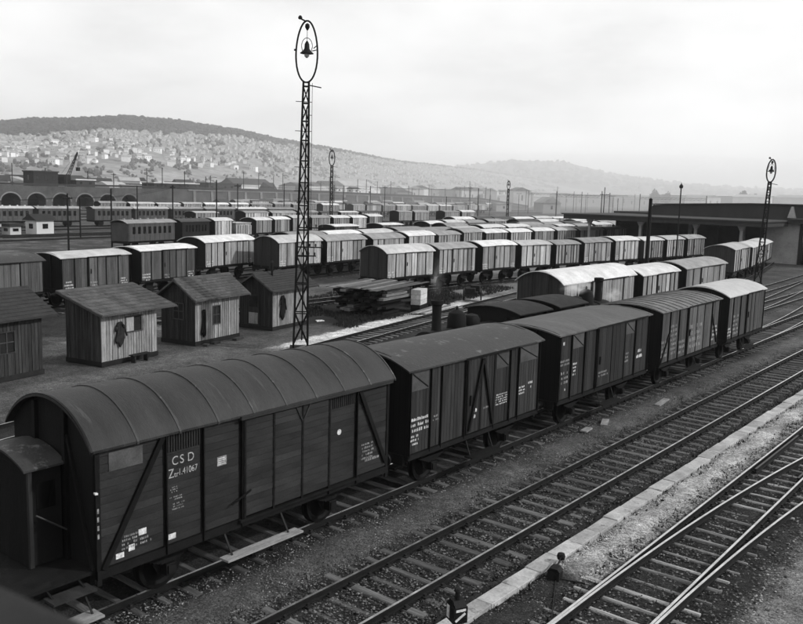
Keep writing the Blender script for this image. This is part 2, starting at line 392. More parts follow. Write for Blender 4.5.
# ------------------------------------------------------------------ loose stones near the camera
def stone_mat(name, lo, hi):
    g = NG(name); geo = g.n('ShaderNodeNewGeometry')
    g.t.links.new(g.rng(g.math('POWER', geo.outputs['Random Per Island'], 1.8), 0, 1, lo, hi), g.b.inputs['Base Color'])
    g.b.inputs['Roughness'].default_value = .9; g.b.inputs['Specular IOR Level'].default_value = .2; return g.m
def stones(name, n, x0, x1, y0, y1, r0, r1, m, label, avoid=()):
    y = y0+(y1-y0)*rng.random(n)**1.7; x = x0+(x1-x0)*rng.random(n)
    keep = np.ones(n, bool)
    for c in avoid: keep &= np.abs(x-c) > .05
    x, y = x[keep], y[keep]; n = len(x)
    base = np.array([(1,0,0),(-1,0,0),(0,1,0),(0,-1,0),(0,0,1),(0,0,-1)], float)
    fc = np.array([(0,2,4),(2,1,4),(1,3,4),(3,0,4),(2,0,5),(1,2,5),(3,1,5),(0,3,5)])
    r = r0+(r1-r0)*rng.random(n)**2; v = base[None]*(1+.5*(rng.random((n,6,3))-.5)); v = v+.35*(rng.random((n,6,3))-.5)
    a = rng.random(n)*6.28; ca, sa = np.cos(a), np.sin(a); vx = v[...,0]*ca[:,None]-v[...,1]*sa[:,None]; vy = v[...,0]*sa[:,None]+v[...,1]*ca[:,None]
    P = np.stack([vx*r[:,None]+x[:,None], vy*r[:,None]*.8+y[:,None], v[...,2]*r[:,None]*.6+(GZ-.004+.035*np.exp(-((x+12.6)/.5)**2)+.02*rng.random(n)*1)[:,None]], -1)
    F = (fc[None]+6*np.arange(n)[:,None,None]).reshape(-1,3)
    return tag(big_mesh(name, P.reshape(-1,3), F, m), label, 'gravel', kind='stuff')
stones('ballast', 26000, -12.05, -9.05, 8, 46, .014, .045, stone_mat('ballast_stone', .02, .17), 'dark loose ballast round the empty track', (-11.3, -9.8))
stones('gravel', 15000, -8.42, -7.35, 16.4, 52, .012, .04, stone_mat('pale_stone', .16, .5), 'pale gravel beside the concrete slabs')
stones('ballast', 15000, -7.9, -4.2, 10, 40, .014, .045, stone_mat('points_stone', .02, .2), 'dark loose ballast among the points', (-7.1, -5.6))
stones('gravel', 6500, -4.7, -1.8, 11, 30, .012, .04, stone_mat('grey_stone', .06, .42), 'greyish gravel to the right of the points')
stones('ballast', 11000, -13.8, -11.9, 7, 45, .012, .035, stone_mat('cinder_stone', .04, .28), 'cinders between the goods train and the empty track')
stones('gravel', 3000, -8.42, -7.4, 10, 17, .012, .035, stone_mat('dull_stone', .03, .18), 'dull gravel beside the nearest concrete slabs')
# ------------------------------------------------------------------ rolling stock
M_IRON = mat('black_iron', .022, .4, 6, .6, .15, bump=.25)
M_FRAME = mat('dirty_underframe', .02, .5, 4, .8, .2, bump=.4)
M_WHEEL = mat('wheel_steel', .02, .4, 6, .7, .2, metal=.4, bump=.2)
M_BODY = mat('brown_boards', .052, .45, 1.6, .62, .22, stretch=(1, 3, .4), bump=.3, fine=18, spec=.2, island=.32, spots=(3.0, .67, .045))
M_BODYH = mat('brown_horizontal_boards', .050, .42, 1.2, .60, .13, stretch=(1, .9, 1.6), bump=.3, fine=20, spec=.2, spots=(2.4, .68, .03))
M_BODYD = mat('dark_brown_boards', .026, .4, 1.6, .65, .2, stretch=(1, 3, .5), bump=.3, fine=18)
M_DOORH = mat('door_boards', .056, .42, 1.4, .6, .14, stretch=(1, .8, 1.5), bump=.3, fine=20, spec=.2, spots=(2.4, .68, .034))
M_HATCH = mat('pale_hatch', .06, .35, 3, .6, .2, bump=.2, raw=True)
M_POST = mat('steel_post', .016, .35, 5, .55, .2, bump=.15, spec=.12)
M_END = mat('end_boards', .016, .35, 2, .75, .2, stretch=(3, 1, .6), bump=.3, fine=16)  # dark paint, with the shade of the end away from the sun added
M_ROOFF = mat('tarred_canvas_roof', .055, .6, 1.0, .62, .04, stretch=(.45, 2.6, .3), bump=.6, fine=24, spec=.3, spots=(1.7, .60, .036))
M_ROOFD = mat('dark_felt_roof', .062, .5, 1.1, .65, .06, bump=.6, fine=12, spec=.4, spots=(2.6, .59, .085))
M_ROOFG = mat('grey_roof', .21, .28, 1.2, .75, .15, bump=.4, fine=10, spots=(1.6, .62, .23))
M_ROOFW = mat('whitened_roof', .42, .22, 1.3, .7, .28, bump=.25, fine=10, spots=(1.5, .66, .38))
M_CHALK = mat('chalk_white', .46, .5, 8, .8, .1, bump=0)
M_LETTER = mat('painted_lettering', .30, .4, 9, .8, .0, bump=0)
M_CHALKD = mat('worn_lettering', .20, .6, 6, .8, .1, bump=0)
M_PLANKPALE = mat('pale_step_board', .20, .35, 4, .8, .1, stretch=(2, .5, 2), bump=.3)
# weathered bodies of the more distant vans
M_VAN = [mat('weathered_boards_%s' % n, c, .34, 1.5, .75, .36, stretch=(1, 4, .5), bump=.3, fine=14, groove=(1, .155, .5))
         for n, c in (('pale', .31), ('mid', .23), ('brown', .20), ('dark', .199))]
M_VEND = [mat('weathered_end_%s' % n, c, .3, 1.5, .75, .1, stretch=(4, 1, .5), bump=.3, groove=(0, .2, .22)) for n, c in (('dark', .022), ('mid', .085), ('pale', .15))]  # end tones also carry the shade of the side turned from the sun

def segment(hw, ze, rise, n=14):
    r = (hw*hw+rise*rise)/(2*rise); a = math.asin(min(1, hw/r)); zc = ze+rise-r
    return [(r*math.sin(a-2*a*i/n), zc+r*math.cos(a-2*a*i/n)) for i in range(n+1)]
def shell(mb, arc, y0, y1, th, ny=1, sag=0.0):
    n = len(arc); vs = []; fs = []
    ys = [y0+(y1-y0)*k/ny for k in range(ny+1)]
    for k, y in enumerate(ys):
        for x, z in arc: vs.append((x, y, z+random.uniform(-sag, sag)))
        for x, z in arc: vs.append((x, y, z-th))
    for k in range(ny):
        a, b = k*2*n, (k+1)*2*n
        for i in range(n-1):
            fs += [(a+i, a+i+1, b+i+1, b+i), (a+n+i, b+n+i, b+n+i+1, a+n+i+1)]
        fs += [(a, b, b+n, a+n), (a+n-1, a+2*n-1, b+2*n-1, b+n-1)]
    for a in (0, ny*2*n):
        fs += [(a+i, a+n+i, a+n+i+1, a+i+1) for i in range(n-1)]
    return mb._a(vs, fs)
WHEEL = None
def wheel_mesh():
    global WHEEL
    if WHEEL is None:
        mb = MB(); mb.lathe([(.08,-.08),(.14,-.06),(.36,-.02),(.42,-.065),(.5,-.065),(.5,.05),(.535,.06),(.535,.085),(.42,.085),(.36,.04),(.12,.05)], axis='x', n=20)
        o = mb.build('wheel', M_WHEEL, None, True); WHEEL = o.data; bpy.data.objects.remove(o)
    return WHEEL
BUF = None
def buffer_mesh():
    global BUF
    if BUF is None:
        mb = MB(); mb.lathe([(.14,0),(.14,.04),(.09,.06),(.08,.33),(.05,.33),(.05,.52),(.19,.53),(.20,.56),(.19,.59)], axis='y', n=14)
        o = mb.build('buffer', M_IRON, None, True); BUF = o.data; bpy.data.objects.remove(o)
    return BUF
def running_gear(root, l, lod, zf, wb=None):
    wb = wb or l*.56
    mb = MB()
    for s in (-1, 1):
        mb.box(s*1.05-.05, -l+.02, zf-.27, s*1.05+.05, l-.02, zf-.025)
        if lod < 2:
            for q in (-1, 1):
                y = q*wb
                mb.prism([(y-.42, zf-.27),(y+.42, zf-.27),(y+.17,.36),(y-.17,.36)], 'x', s*.99-.012, s*.99+.012)
                for k in range(5): mb.box(s*1.08-.04, y-.55+.09*k, .80-.035*k-.033, s*1.08+.04, y+.55-.09*k, .80-.035*k)
    for q in (-1, 1): mb.box(-1.3, q*l-.06, zf-.30, 1.3, q*l+.03, zf-.027)
    mb.box(-.2, -l, zf-.25, .2, l, zf-.05)
    mb.build('underframe', M_FRAME, root)
    for q in (-1, 1):
        for s in (-1, 1):
            link(wheel_mesh(), 'wheel', root, (s*.75, q*wb, .5), math.pi if s > 0 else 0)
            if lod < 2:
                b = MB(); b.box(s*1.0, q*wb-.12, .4, s*1.2, q*wb+.12, .64); b.box(s*1.2, q*wb-.09, .43, s*1.23, q*wb+.09, .6); b.build('axle_box', M_IRON, root)
                link(buffer_mesh(), 'buffer', root, (s*.87, q*(l+.03), 1.03), 0 if q > 0 else math.pi)
def dabs(mb, x, y0, y1, z0, z1, rows, r, fill=.8, h=.6):
    zz = np.linspace(z1, z0, rows+1)
    for a, b in zip(zz, zz[1:]):
        y = y0+r.random()*.1
        H = (a-b)*h
        while y < y1:
            wd = H*r.uniform(.3, .8)
            if r.random() < fill:
                c = b+(a-b)*.2; t = H*.26
                for k in range(r.choice((2, 2, 3))):          # strokes too worn to read
                    yy = y+wd*.45*k; mb.box(x, yy, c, x+.002, yy+t, c+H*r.uniform(.6, 1))
                if r.random() < .7: mb.box(x, y, c+H*r.choice((0, .4, .8)), x+.0022, y+wd*.8, c+H*r.choice((.2, .6, 1.)))
            y += wd+H*.35
def text(body, size, parent, y, z, x, m, name='lettering', sx=1.0):
    cu = bpy.data.curves.new(name, 'FONT'); cu.body = body; cu.size = size; cu.extrude = .001
    t = bpy.data.objects.new(name, cu); col.objects.link(t)
    dg = bpy.context.evaluated_depsgraph_get(); me = bpy.data.meshes.new_from_object(t.evaluated_get(dg)); bpy.data.objects.remove(t)
    me.materials.clear(); me.materials.append(m)
    o = link(me, name, parent, (x, y, z)); o.rotation_euler = (R(90), 0, R(90)); o.scale = (sx, 1, 1); return o
def end_poly(hw, zf, ze, rise): return [(hw, zf)]+segment(hw, ze, rise, 12)+[(-hw, zf)]
def boards_v(mb, x, y0, y1, z0, z1, pitch, r):
    n = max(1, round((y1-y0)/pitch)); p = (y1-y0)/n
    for i in range(n):
        d = r.uniform(-.004, .004); mb.box(x-.05, y0+i*p+.006, z0, x+d, y0+(i+1)*p-.006, z1)

def van(label, track_path, y0, y1, lod=1, roof='grey', body=1, end=0, rise=.34, ribs=0, ze=3.45, zf=1.2, bays=None, door=None, braces=(),
        hatches=(), marks=(), group=None, side=None, steps=True, seed=None, roofm=None, louvre=()):
    """covered goods van; bays/door/hatches/marks are given as y measured from its near end"""
    r = random.Random(seed if seed is not None else label)
    p0, p1 = (poly_at(track_path, y0), y0), (poly_at(track_path, y1), y1)
    L = math.hypot(p1[0]-p0[0], p1[1]-p0[1]); rz = math.atan2(-(p1[0]-p0[0]), p1[1]-p0[1]); l = L/2; hw = 1.4
    root = empty('goods_van', ((p0[0]+p1[0])/2, (p0[1]+p1[1])/2, 0), rz); tag(root, label, 'goods van', group)
    bm = side or M_VAN[body]; em = M_VEND[end]
    if bays is None:
        d0 = r.uniform(.34, .38)*L; d1 = L-d0; k = r.choice((2, 3, 3))
        bays = [d0*i/k for i in range(k)]+[d0, d1]+[d1+(L-d1)*i/k for i in range(1, k)]+[L]; door = (d0, d1)
    X = hw
    MB().box(-hw+.03, -l+.03, zf-.02, hw-.052, l-.03, ze-.01).build('core', M_END, root)
    MB().box(-hw-.02, -l+.01, zf, -hw+.06, l-.01, ze).build('side_wall', bm, root)
    for q in (-1, 1):
        e = MB().prism(end_poly(hw-.01, zf-.03, ze, rise-.02), 'y', q*(l-.05), q*l).build('end_wall', em, root)
        if lod < 2:
            for xx in (-.5, .5): MB().box(xx-.05, q*l, zf-.2, xx+.05, q*(l+.07), ze+rise*.7).build('end_post', em if end else M_POST, root)
    if lod < 2:
        for a, b in zip(bays, bays[1:]):
            if door and abs(a-door[0]) < .01: continue
            mb = MB()
            if lod == 0: boards_v(mb, X, a-l+.03, b-l-.03, zf, ze-.02, .16, r)
            else: mb.box(X-.06, a-l+.02, zf, X+r.uniform(-.003, .003), b-l-.02, ze-.02)
            mb.build('side_panel', bm, root)
        for a in bays:
            if door and door[0]+.01 < a < door[1]-.01: continue
            a = min(max(a, .05), L-.05)
            mb = MB(); mb.box(X-.01, a-l-.045, zf-.1, X+.012, a-l+.045, ze-.03); mb.box(X+.012, a-l-.012, zf-.1, X+.055, a-l+.012, ze-.03); mb.build('post', M_POST, root)
        if door:
            dr = MB(); dz = .06
            if lod == 0: boards_v(dr, X+dz, door[0]-l+.04, door[1]-l-.04, zf+.02, ze-.12, .17, r); dr.box(X-.02, door[0]-l+.03, zf+.02, X+dz-.02, door[1]-l-.03, ze-.13)
            else: dr.box(X-.02, door[0]-l+.03, zf+.02, X+dz, door[1]-l-.03, ze-.12)
            d = dr.build('door', bm, root)
            for yy in (door[0]-l+.07, door[1]-l-.07): MB().box(X+dz-.005, yy-.035, zf+.02, X+dz+.02, yy+.035, ze-.12).build('door_frame', M_POST, d)
            MB().box(X+dz-.005, (door[0]+door[1])/2-l-.03, zf+.02, X+dz+.016, (door[0]+door[1])/2-l+.03, ze-.12).build('door_frame', M_POST, d)
            MB().box(X+.02, door[0]-l-.1, ze-.10, X+.11, door[1]-l+(door[1]-door[0])*.8, ze-.04).build('door_rail', M_POST, root)
            h = MB(); h.box(X+dz+.015, door[0]-l+.2, zf+.85, X+dz+.05, door[0]-l+.26, zf+1.15); h.build('door_handle', M_IRON, d)
        for (a, za, b, zb) in braces:
            xb = X+.105 if door and door[0] < a < door[1] else X+.03
            MB().bar((xb, a-l, za), (xb, b-l, zb), .085, .05, (0, 1, 0)).build('brace', M_POST, root)
        for (a, b) in hatches:
            mb = MB(); mb.box(X-.02, a-l+.05, ze-.62, X+.018, b-l-.05, ze-.10); hh = mb.build('hatch', M_HATCH, root)
            mb = MB(); mb.bar((X+.024, a-l+.08, ze-.14), (X+.024, b-l-.08, ze-.58), .03, .012, (0, 1, 0)); mb.build('hatch_bar', M_POST, hh)
        for (a, b) in louvre:
            mb = MB(); n = 11
            for i in range(n): yy = a-l+.06+(b-a-.12)*i/(n-1); mb.box(X, yy-.012, ze-.46, X+.02, yy+.012, ze-.1)
            mb.build('louvre', M_POST, root)
        MB().box(X-.16, -l, zf-.16, X+.035, l, zf-.035).build('sole_bar', M_FRAME, root)
    else:
        mb = MB(); mb.box(X-.06, -l+.01, zf, X, l-.01, ze-.01); mb.build('side_panel', bm, root)
        mb = MB()
        for a in bays: a = min(max(a, .05), L-.05); mb.box(X-.01, a-l-.05, zf-.1, X+.03, a-l+.05, ze-.03)
        tag(mb.build('side_posts', M_POST, root), kind='stuff')
        if door: MB().box(X-.02, door[0]-l+.06, zf+.03, X+.05, door[1]-l-.06, ze-.1).build('door', bm, root)
    for (a, b, z0, z1, rows, mm) in marks:
        mb = MB(); xx = X+.006+(.06 if door and a > door[0] and b < door[1] else 0); dabs(mb, xx, a-l, b-l, z0, z1, rows, r); tag(mb.build('lettering', M_CHALK if mm else M_CHALKD, root), kind='stuff')
    arc = segment(hw+.10, ze-.03, rise, 14)
    rm = roofm or {'white': M_ROOFW, 'grey': M_ROOFG, 'dark': M_ROOFD}[roof]
    ro = shell(MB(), arc, -l-.13, l+.13, .045, 12 if lod == 0 else 2, .006 if lod == 0 else .003).build('roof', rm, root, True)
    for i in range(ribs):
        yy = -l+L*(i+.5)/ribs; shell(MB(), [(x*1.004, z+.03) for x, z in arc], yy-.03, yy+.03, .045).build('roof_rib', rm, ro)
    if lod < 2 and steps:
        s = MB(); s.box(X+.02, -.75, .52, X+.30, .75, .56); st = s.build('step', M_FRAME, root)
        for yy in (-.6, .6): MB().bar((X-.1, yy, zf-.1), (X+.12, yy, .54), .04, .02, (0, 1, 0)).build('step_bracket', M_IRON, st)
    running_gear(root, l, lod, zf)
    return root

# --- nearest train -------------------------------------------------------------------------------
TG = 'goods train nearest the camera'
def first_van():
    Yc, l, hw, zf, ze, rise = 12.17, 4.13, 1.42, 1.15, 3.44, .77
    root = empty('goods_van', (-14.64, Yc, 0)); r = random.Random(3)
    tag(root, 'barrel-roofed brown van lettered CSD with a brakeman cabin, first of near train', 'goods van', TG)
    Y = lambda y: y-Yc
    MB().box(-hw+.04, -l+.04, zf-.02, hw-.055, l-.04, ze-.02).build('core', M_END, root)
    MB().box(-hw-.0, -l+.02, zf, -hw+.06, l-.02, ze).build('side_wall', M_BODYH, root)
    side = MB().box(hw-.055, -l+.02, zf-.0, hw-.03, l-.02, ze-.02).build('side_wall', M_POST, root)
    bays = [8.06, 9.53, 10.42, 11.42, 14.08, 15.05, 16.28]
    def boards(parent, a, b, x, m, z0, z1):
        n = 15; p = (z1-z0)/n
        for i in range(n):
            me = MB(); d = r.uniform(-.003, .003); h0, h1 = z0+i*p+.002, z0+(i+1)*p-.002
            me.prism([(x-.035, h0),(x-.006+d, h0),(x+d, h0+.004),(x+d, h1-.004),(x-.006+d, h1),(x-.035, h1)], 'y', Y(a)+.01, Y(b)-.01)
            me.build('board', m, parent)
    for a, b in zip(bays, bays[1:]):
        if a != 11.42: boards(side, a, b, hw, M_BODYH, zf+.01, ze-.03)
    for y in bays[1:-1]:
        mb = MB(); mb.box(hw-.01, Y(y)-.05, zf-.16, hw+.014, Y(y)+.05, ze-.03); mb.box(hw+.014, Y(y)-.012, zf-.16, hw+.07, Y(y)+.012, ze-.03); mb.build('post', M_POST, root)
    for y, w_ in ((8.06, .07), (16.28, -.07)):
        MB().box(hw-.03, Y(y)-.02 if w_ > 0 else Y(y)+w_, zf-.3, hw+.02, Y(y)+w_ if w_ > 0 else Y(y)+.02, ze-.03).build('corner_post', M_POST, root)
    for a, za, b, zb in ((8.16, zf+.0, 9.46, ze-.08), (15.12, ze-.08, 16.18, zf+.12)):
        mb = MB(); mb.bar((hw+.035, Y(a), za), (hw+.035, Y(b), zb), .11, .055, (0, 1, 0)); mb.build('brace', M_POST, root)
    for a, b in ((9.58, 10.37), (14.13, 15.0)):
        lv = MB().box(hw-.004, Y(a), ze-.43, hw+.006, Y(b), ze-.07).build('louvre', M_POST, root)
        for i in range(13):
            y = Y(a)+.03+(b-a-.06)*i/12; MB().box(hw+.006, y-.014, ze-.42, hw+.022, y+.014, ze-.08).build('slat', M_BODYH, lv)
    dr = MB().box(hw-.02, Y(11.44), zf+.03, hw+.045, Y(14.06), ze-.12).build('door', M_POST, root)
    for a, b in ((11.50, 12.28), (12.30, 13.15), (13.17, 14.03)): boards(dr, a, b, hw+.075, M_DOORH, zf+.05, ze-.14)
    for y in (11.47, 12.29, 13.16, 14.04):
        mb = MB(); mb.box(hw+.04, Y(y)-.028, zf+.0, hw+.088, Y(y)+.028, ze-.12); 
        for k in range(14): mb.box(hw+.088, Y(y)-.01, zf+.15+.15*k, hw+.094, Y(y)+.01, zf+.17+.15*k)
        mb.build('door_frame', M_POST, dr)
    MB().box(hw+.02, Y(11.33), ze-.11, hw+.14, Y(16.3), ze-.035).build('door_rail', M_BODYH, root)
    MB().box(hw+.02, Y(11.33), zf-.05, hw+.11, Y(15.1), zf+.0).build('door_rail', M_IRON, root)
    mb = MB(); mb.bar((hw+.10, Y(11.1), zf+.42), (hw+.13, Y(11.6), zf+.62), .035, .03, (0, 1, 0)); mb.build('door_latch', M_IRON, root)
    mb = MB(); mb.bar((hw+.09, Y(13.16), ze-.5), (hw+.09, Y(12.95), ze-.12), .04, .02, (0, 1, 0)); mb.bar((hw+.09, Y(13.16), ze-.5), (hw+.09, Y(13.4), ze-.12), .04, .02, (0, 1, 0)); mb.build('door_stay', M_BODYH, dr)
    MB().box(hw-.2, -l, zf-.18, hw+.03, l, zf-.01).build('sole_bar', M_FRAME, root)
    # plates and lettering
    pl = MB().box(hw, Y(8.32), 2.95, hw+.014, Y(9.03), 3.30).build('label_frame', M_HATCH, root)
    MB().box(hw, Y(10.79), 2.45, hw+.012, Y(11.03), 2.64).build('label_frame', M_CHALKD, root)
    mb = MB()
    for i in range(4): mb.box(hw+.012, Y(10.81), 2.475+.04*i, hw+.0135, Y(11.0-.02*(i % 2)), 2.49+.04*i)
    tag(mb.build('lettering', M_CHALK, root), kind='stuff')
    x = hw+.0075
    text('C', .25, root, Y(9.68), 2.735, x, M_LETTER, sx=.9); text('S', .25, root, Y(9.87), 2.735, x, M_LETTER, sx=.9); text('D', .25, root, Y(10.05), 2.735, x, M_LETTER, sx=.9)
    text('Z', .26, root, Y(9.60), 2.49, x, M_LETTER, sx=.8); text('tr', .16, root, Y(9.735), 2.49, x, M_LETTER, sx=.9); text('1.41067', .185, root, Y(9.83), 2.505, x, M_LETTER, sx=.78)
    for y0, y1, z0, z1, rows, m in ((9.62, 9.8, 2.18, 2.32, 3, M_CHALKD), (9.62, 9.9, 2.02, 2.12, 2, M_CHALKD), (9.62, 9.95, 1.82, 1.98, 3, M_CHALKD), (8.52, 8.92, 1.52, 1.66, 2, M_CHALKD), (8.50, 9.2, 1.36, 1.52, 2, M_CHALKD), (15.25, 15.7, 1.5, 1.95, 5, M_CHALKD), (15.35, 15.95, 1.42, 1.55, 1, M_CHALKD)):
        mb = MB(); dabs(mb, x, Y(y0), Y(y1), z0, z1, rows, r, .75); tag(mb.build('lettering', m, root), kind='stuff')
    for y0, y1, z0, z1 in ((9.56, 9.76, 1.25, 1.36), (8.92, 9.09, 1.55, 1.67), (8.43, 8.60, 1.24, 1.34), (8.70, 8.83, 1.31, 1.43)):
        mb = MB().box(hw+.001, Y(y0), z0, hw+.009, Y(y1), z1); mb.build('paper_label', M_CHALK, root)
    mb = MB().lathe([(.001, 0), (.07, 0), (.07, .01), (.001, .01)], (hw+.003, Y(14.45), 2.41), 'x', 16); mb.build('round_mark', M_CHALK, root)
    mb = MB()
    for k in range(4): mb.box(hw+.001, -l+.02, 1.75+.16*k, hw+.022, -l+.055, 1.84+.16*k)
    mb.build('corner_marks', M_CHALKD, root)
    mb = MB().bar((hw, -l+.0, 2.62), (hw+.12, -l-.04, 2.64), .03, .05); mb.build('lamp_bracket', M_CHALK, root)
    # ends
    for q in (-1, 1):
        e = MB().prism(end_poly(hw-.01, zf-.03, ze, rise-.02), 'y', q*(l-.05), q*l).build('end_wall', M_END, root)
        for xx in (-.52, .52): MB().box(xx-.05, q*l, zf-.2, xx+.05, q*(l+.08), ze+rise*.72).build('end_post', M_POST, root)
        for s in (-1, 1): MB().bar((s*1.33, q*(l+.03), zf), (s*.58, q*(l+.03), ze+.1), .07, .05).build('end_brace', M_POST, root)
    arc = segment(hw+.09, ze-.02, rise, 26)
    ro = shell(MB(), arc, -l-.13, l+.15, .045, 40, .004).build('roof', M_ROOFF, root, True)
    for i in range(10):
        yy = -l-.1+(2*l+.22)*i/9 if i else -l-.10
        a2 = segment(hw+.105, ze-.025, rise+.025, 26); shell(MB(), a2, yy-.022, yy+.022, .05).build('roof_rib', M_POST if i == 0 else M_ROOFD, ro)
    # brakeman cabin on its platform, at the near end
    pf = MB().box(-1.36, -l-1.45, zf-.08, 1.34, -l-.0, zf-.02).build('platform', M_FRAME, root)
    MB().box(-1.36, -l-1.5, zf-.32, 1.36, -l-1.38, zf-.03).build('headstock', M_FRAME, pf)
    cb = empty('brakeman_cabin', (0, 0, 0)); cb.parent = root
    x0, x1, y0, y1, zt = -1.32, .42, -l-.74, -l-.08, 3.02
    for nm, b in (('cabin_wall', (x0, y0, zf, x1, y0+.04, zt)), ('cabin_wall', (x0, y0+.04, zf, x0+.04, y1, zt))): MB().box(*b).build(nm, M_END, cb)
    MB().box(x1-.04, y0+.04, zf, x1, y1, zt).build('cabin_door', M_END, cb)
    for b in ((x1-.02, y0+.18, 2.2, x1+.012, y1-.12, 2.7),): MB().box(*b).build('cabin_window', mat('dark_glass', .01, .2, 2, .15, 0, bump=0, spec=.5), cb)
    a3 = [(x+(x0+x1)/2, z) for x, z in segment((x1-x0)/2+.12, zt, .24, 14)]
    shell(MB(), a3, y0-.1, y1+.04, .04, 3, .003).build('cabin_roof', M_ROOFD, cb, True)
    MB().prism([(x1-.02, zt-.02)]+[(x, z-.03) for x, z in a3 if x0 < x < x1]+[(x0+.02, zt-.02)], 'y', y0+.005, y0+.035).build('cabin_gable', M_END, cb)
    MB().box(x1+.0, y0-.0, zf, x1+.07, y0+.07, zt).build('cabin_post', M_BODY, cb)
    mb = MB().tube((x1+.12, y0+.1, 2.15), (x1+.2, y1-.02, 1.75), .016); mb.build('grab_rail', M_RAILDULL, cb)
    for k, (z, xo) in enumerate(((.98, .12), (.56, .34))):
        st = MB().box(hw-.05+xo-.12, -l-1.0, z-.04, hw+.18+xo, -l-.18, z).build('step', M_PLANKPALE if k else M_BODY, root)
        for yy in (-l-.9, -l-.3): MB().bar((hw-.1, yy, zf-.1), (hw+xo, yy, z-.02), .035, .02, (0, 1, 0)).build('step_bracket', M_IRON, st)
    for s in (-1, 1): link(buffer_mesh(), 'buffer', root, (s*.87, -l-1.5, 1.03), math.pi)
    for s in (-1, 1): link(buffer_mesh(), 'buffer', root, (s*.87, l+.03, 1.03))
    mb = MB().tube((0, -l-1.5, 1.0), (0, -l-1.95, .8), .04); mb.build('coupling_hook', M_IRON, root)
    st = MB().box(hw+.12, Y(10.75), .50, hw+.40, Y(12.9), .54).build('step_board', M_PLANKPALE, root)
    for yy in (11.0, 12.6): MB().bar((hw-.1, Y(yy), zf-.1), (hw+.25, Y(yy), .50), .045, .02, (0, 1, 0)).build('step_bracket', M_IRON, st)
    # running gear
    running_gear(root, l, 0, zf, 2.35)
    for o in list(root.children):
        if o.name.startswith('buffer') and o.location.y < -l and o.location.y > -l-.5: bpy.data.objects.remove(o)
    seen = set()
    for o in list(root.children):
        if o.name.startswith('buffer'):
            k = tuple(round(c, 2) for c in o.location)
            if k in seen: bpy.data.objects.remove(o)
            seen.add(k)
    MB().bar((0, -l-1.4, zf-.2), (0, l, zf-.2), .16, .3).build('draw_bar', M_FRAME, root)
    return root
first_van()
van('brown van with dark worn roof and A-shaped door brace, second of near train', T_TRAIN, 17.15, 24.05, 0, roofm=M_ROOFD, side=M_BODY, end=0, rise=.36, ze=3.52,
    bays=[0, .95, 1.45, 2.6, 4.15, 5.05, 5.55, 6.9], door=(2.6, 4.15), hatches=((.05, .9), (4.2, 5.0), (5.6, 6.8)),
    braces=((2.75, 1.3, 3.38, 3.35), (4.02, 1.3, 3.42, 3.35)), marks=((.08, .9, 1.75, 2.2, 3, 1), (.05, .45, 1.4, 1.72, 3, 1), (4.25, 4.95, 1.75, 2.12, 5, 1), (5.62, 6.0, 1.85, 2.15, 3, 1), (6.2, 6.5, 1.95, 2.25, 2, 1), (3.0, 3.12, 1.6, 1.95, 2, 1), (3.5, 4.0, 1.8, 1.9, 1, 0), (1.0, 1.4, 1.9, 2.1, 2, 0)), group=TG)
van('brown goods van with a smooth grey flat-arched roof, third of the near train', T_TRAIN, 25.35, 33.0, 0, roofm=mat('smooth_grey_roof', .078, .32, 1.1, .75, 0, bump=.4, fine=10, stretch=(.6, 2., 1), spots=(1.3, .64, .10), raw=True), side=M_BODY, rise=.20, ze=3.5,
    bays=[0, .9, 1.9, 2.85, 5.3, 6.3, 7.65], door=(2.85, 5.3), hatches=((.95, 1.85), (5.35, 6.25)),
    marks=((.2, .45, 3.05, 3.25, 1, 1), (.12, .75, 2.35, 2.6, 2, 0), (.2, .7, 1.7, 2.2, 3, 0), (1.0, 1.3, 1.9, 2.4, 4, 1), (5.45, 5.75, 1.75, 2.2, 3, 0), (6.5, 7.1, 1.75, 2.2, 2, 1), (3.0, 3.8, 1.55, 1.8, 2, 0), (.4, .6, 1.45, 1.6, 1, 1)), group=TG)
van('van with striped ribbed roof and braces at both ends, fourth of near train', T_TRAIN, 34.3, 41.7, 0, roofm=mat('striped_roof', .12, .4, 1.2, .75, 0, bump=.4, fine=10, raw=True), side=M_VAN[3], rise=.24, ribs=12, ze=3.45,
    bays=[0, 1.0, 2.05, 3.05, 5.2, 6.3, 7.4], door=(3.05, 5.2), braces=((.15, 1.2, .95, 2.4), (6.35, 2.7, 7.2, 1.3)),
    marks=((.1, .8, 1.4, 2.2, 4, 0), (1.1, 1.8, 1.4, 2.8, 7, 0), (2.2, 2.9, 1.3, 2.0, 3, 0), (3.3, 4.8, 1.4, 2.6, 4, 0), (6.5, 7.2, 1.4, 2.2, 4, 1)), group=TG)
van('goods van with a bright arched roof, last of the near train', T_TRAIN, 43.0, 49.2, 0, roofm=mat('bright_roof', .36, .15, 1.2, .7, 0, bump=.3, fine=10), side=M_VAN[3], rise=.42, ze=3.4,
    bays=[0, .8, 2.0, 3.0, 4.4, 6.2], door=(3.0, 4.4), marks=((.1, .7, 1.3, 1.8, 3, 1), (.9, 1.8, 1.3, 2.4, 5, 0)), group=TG)

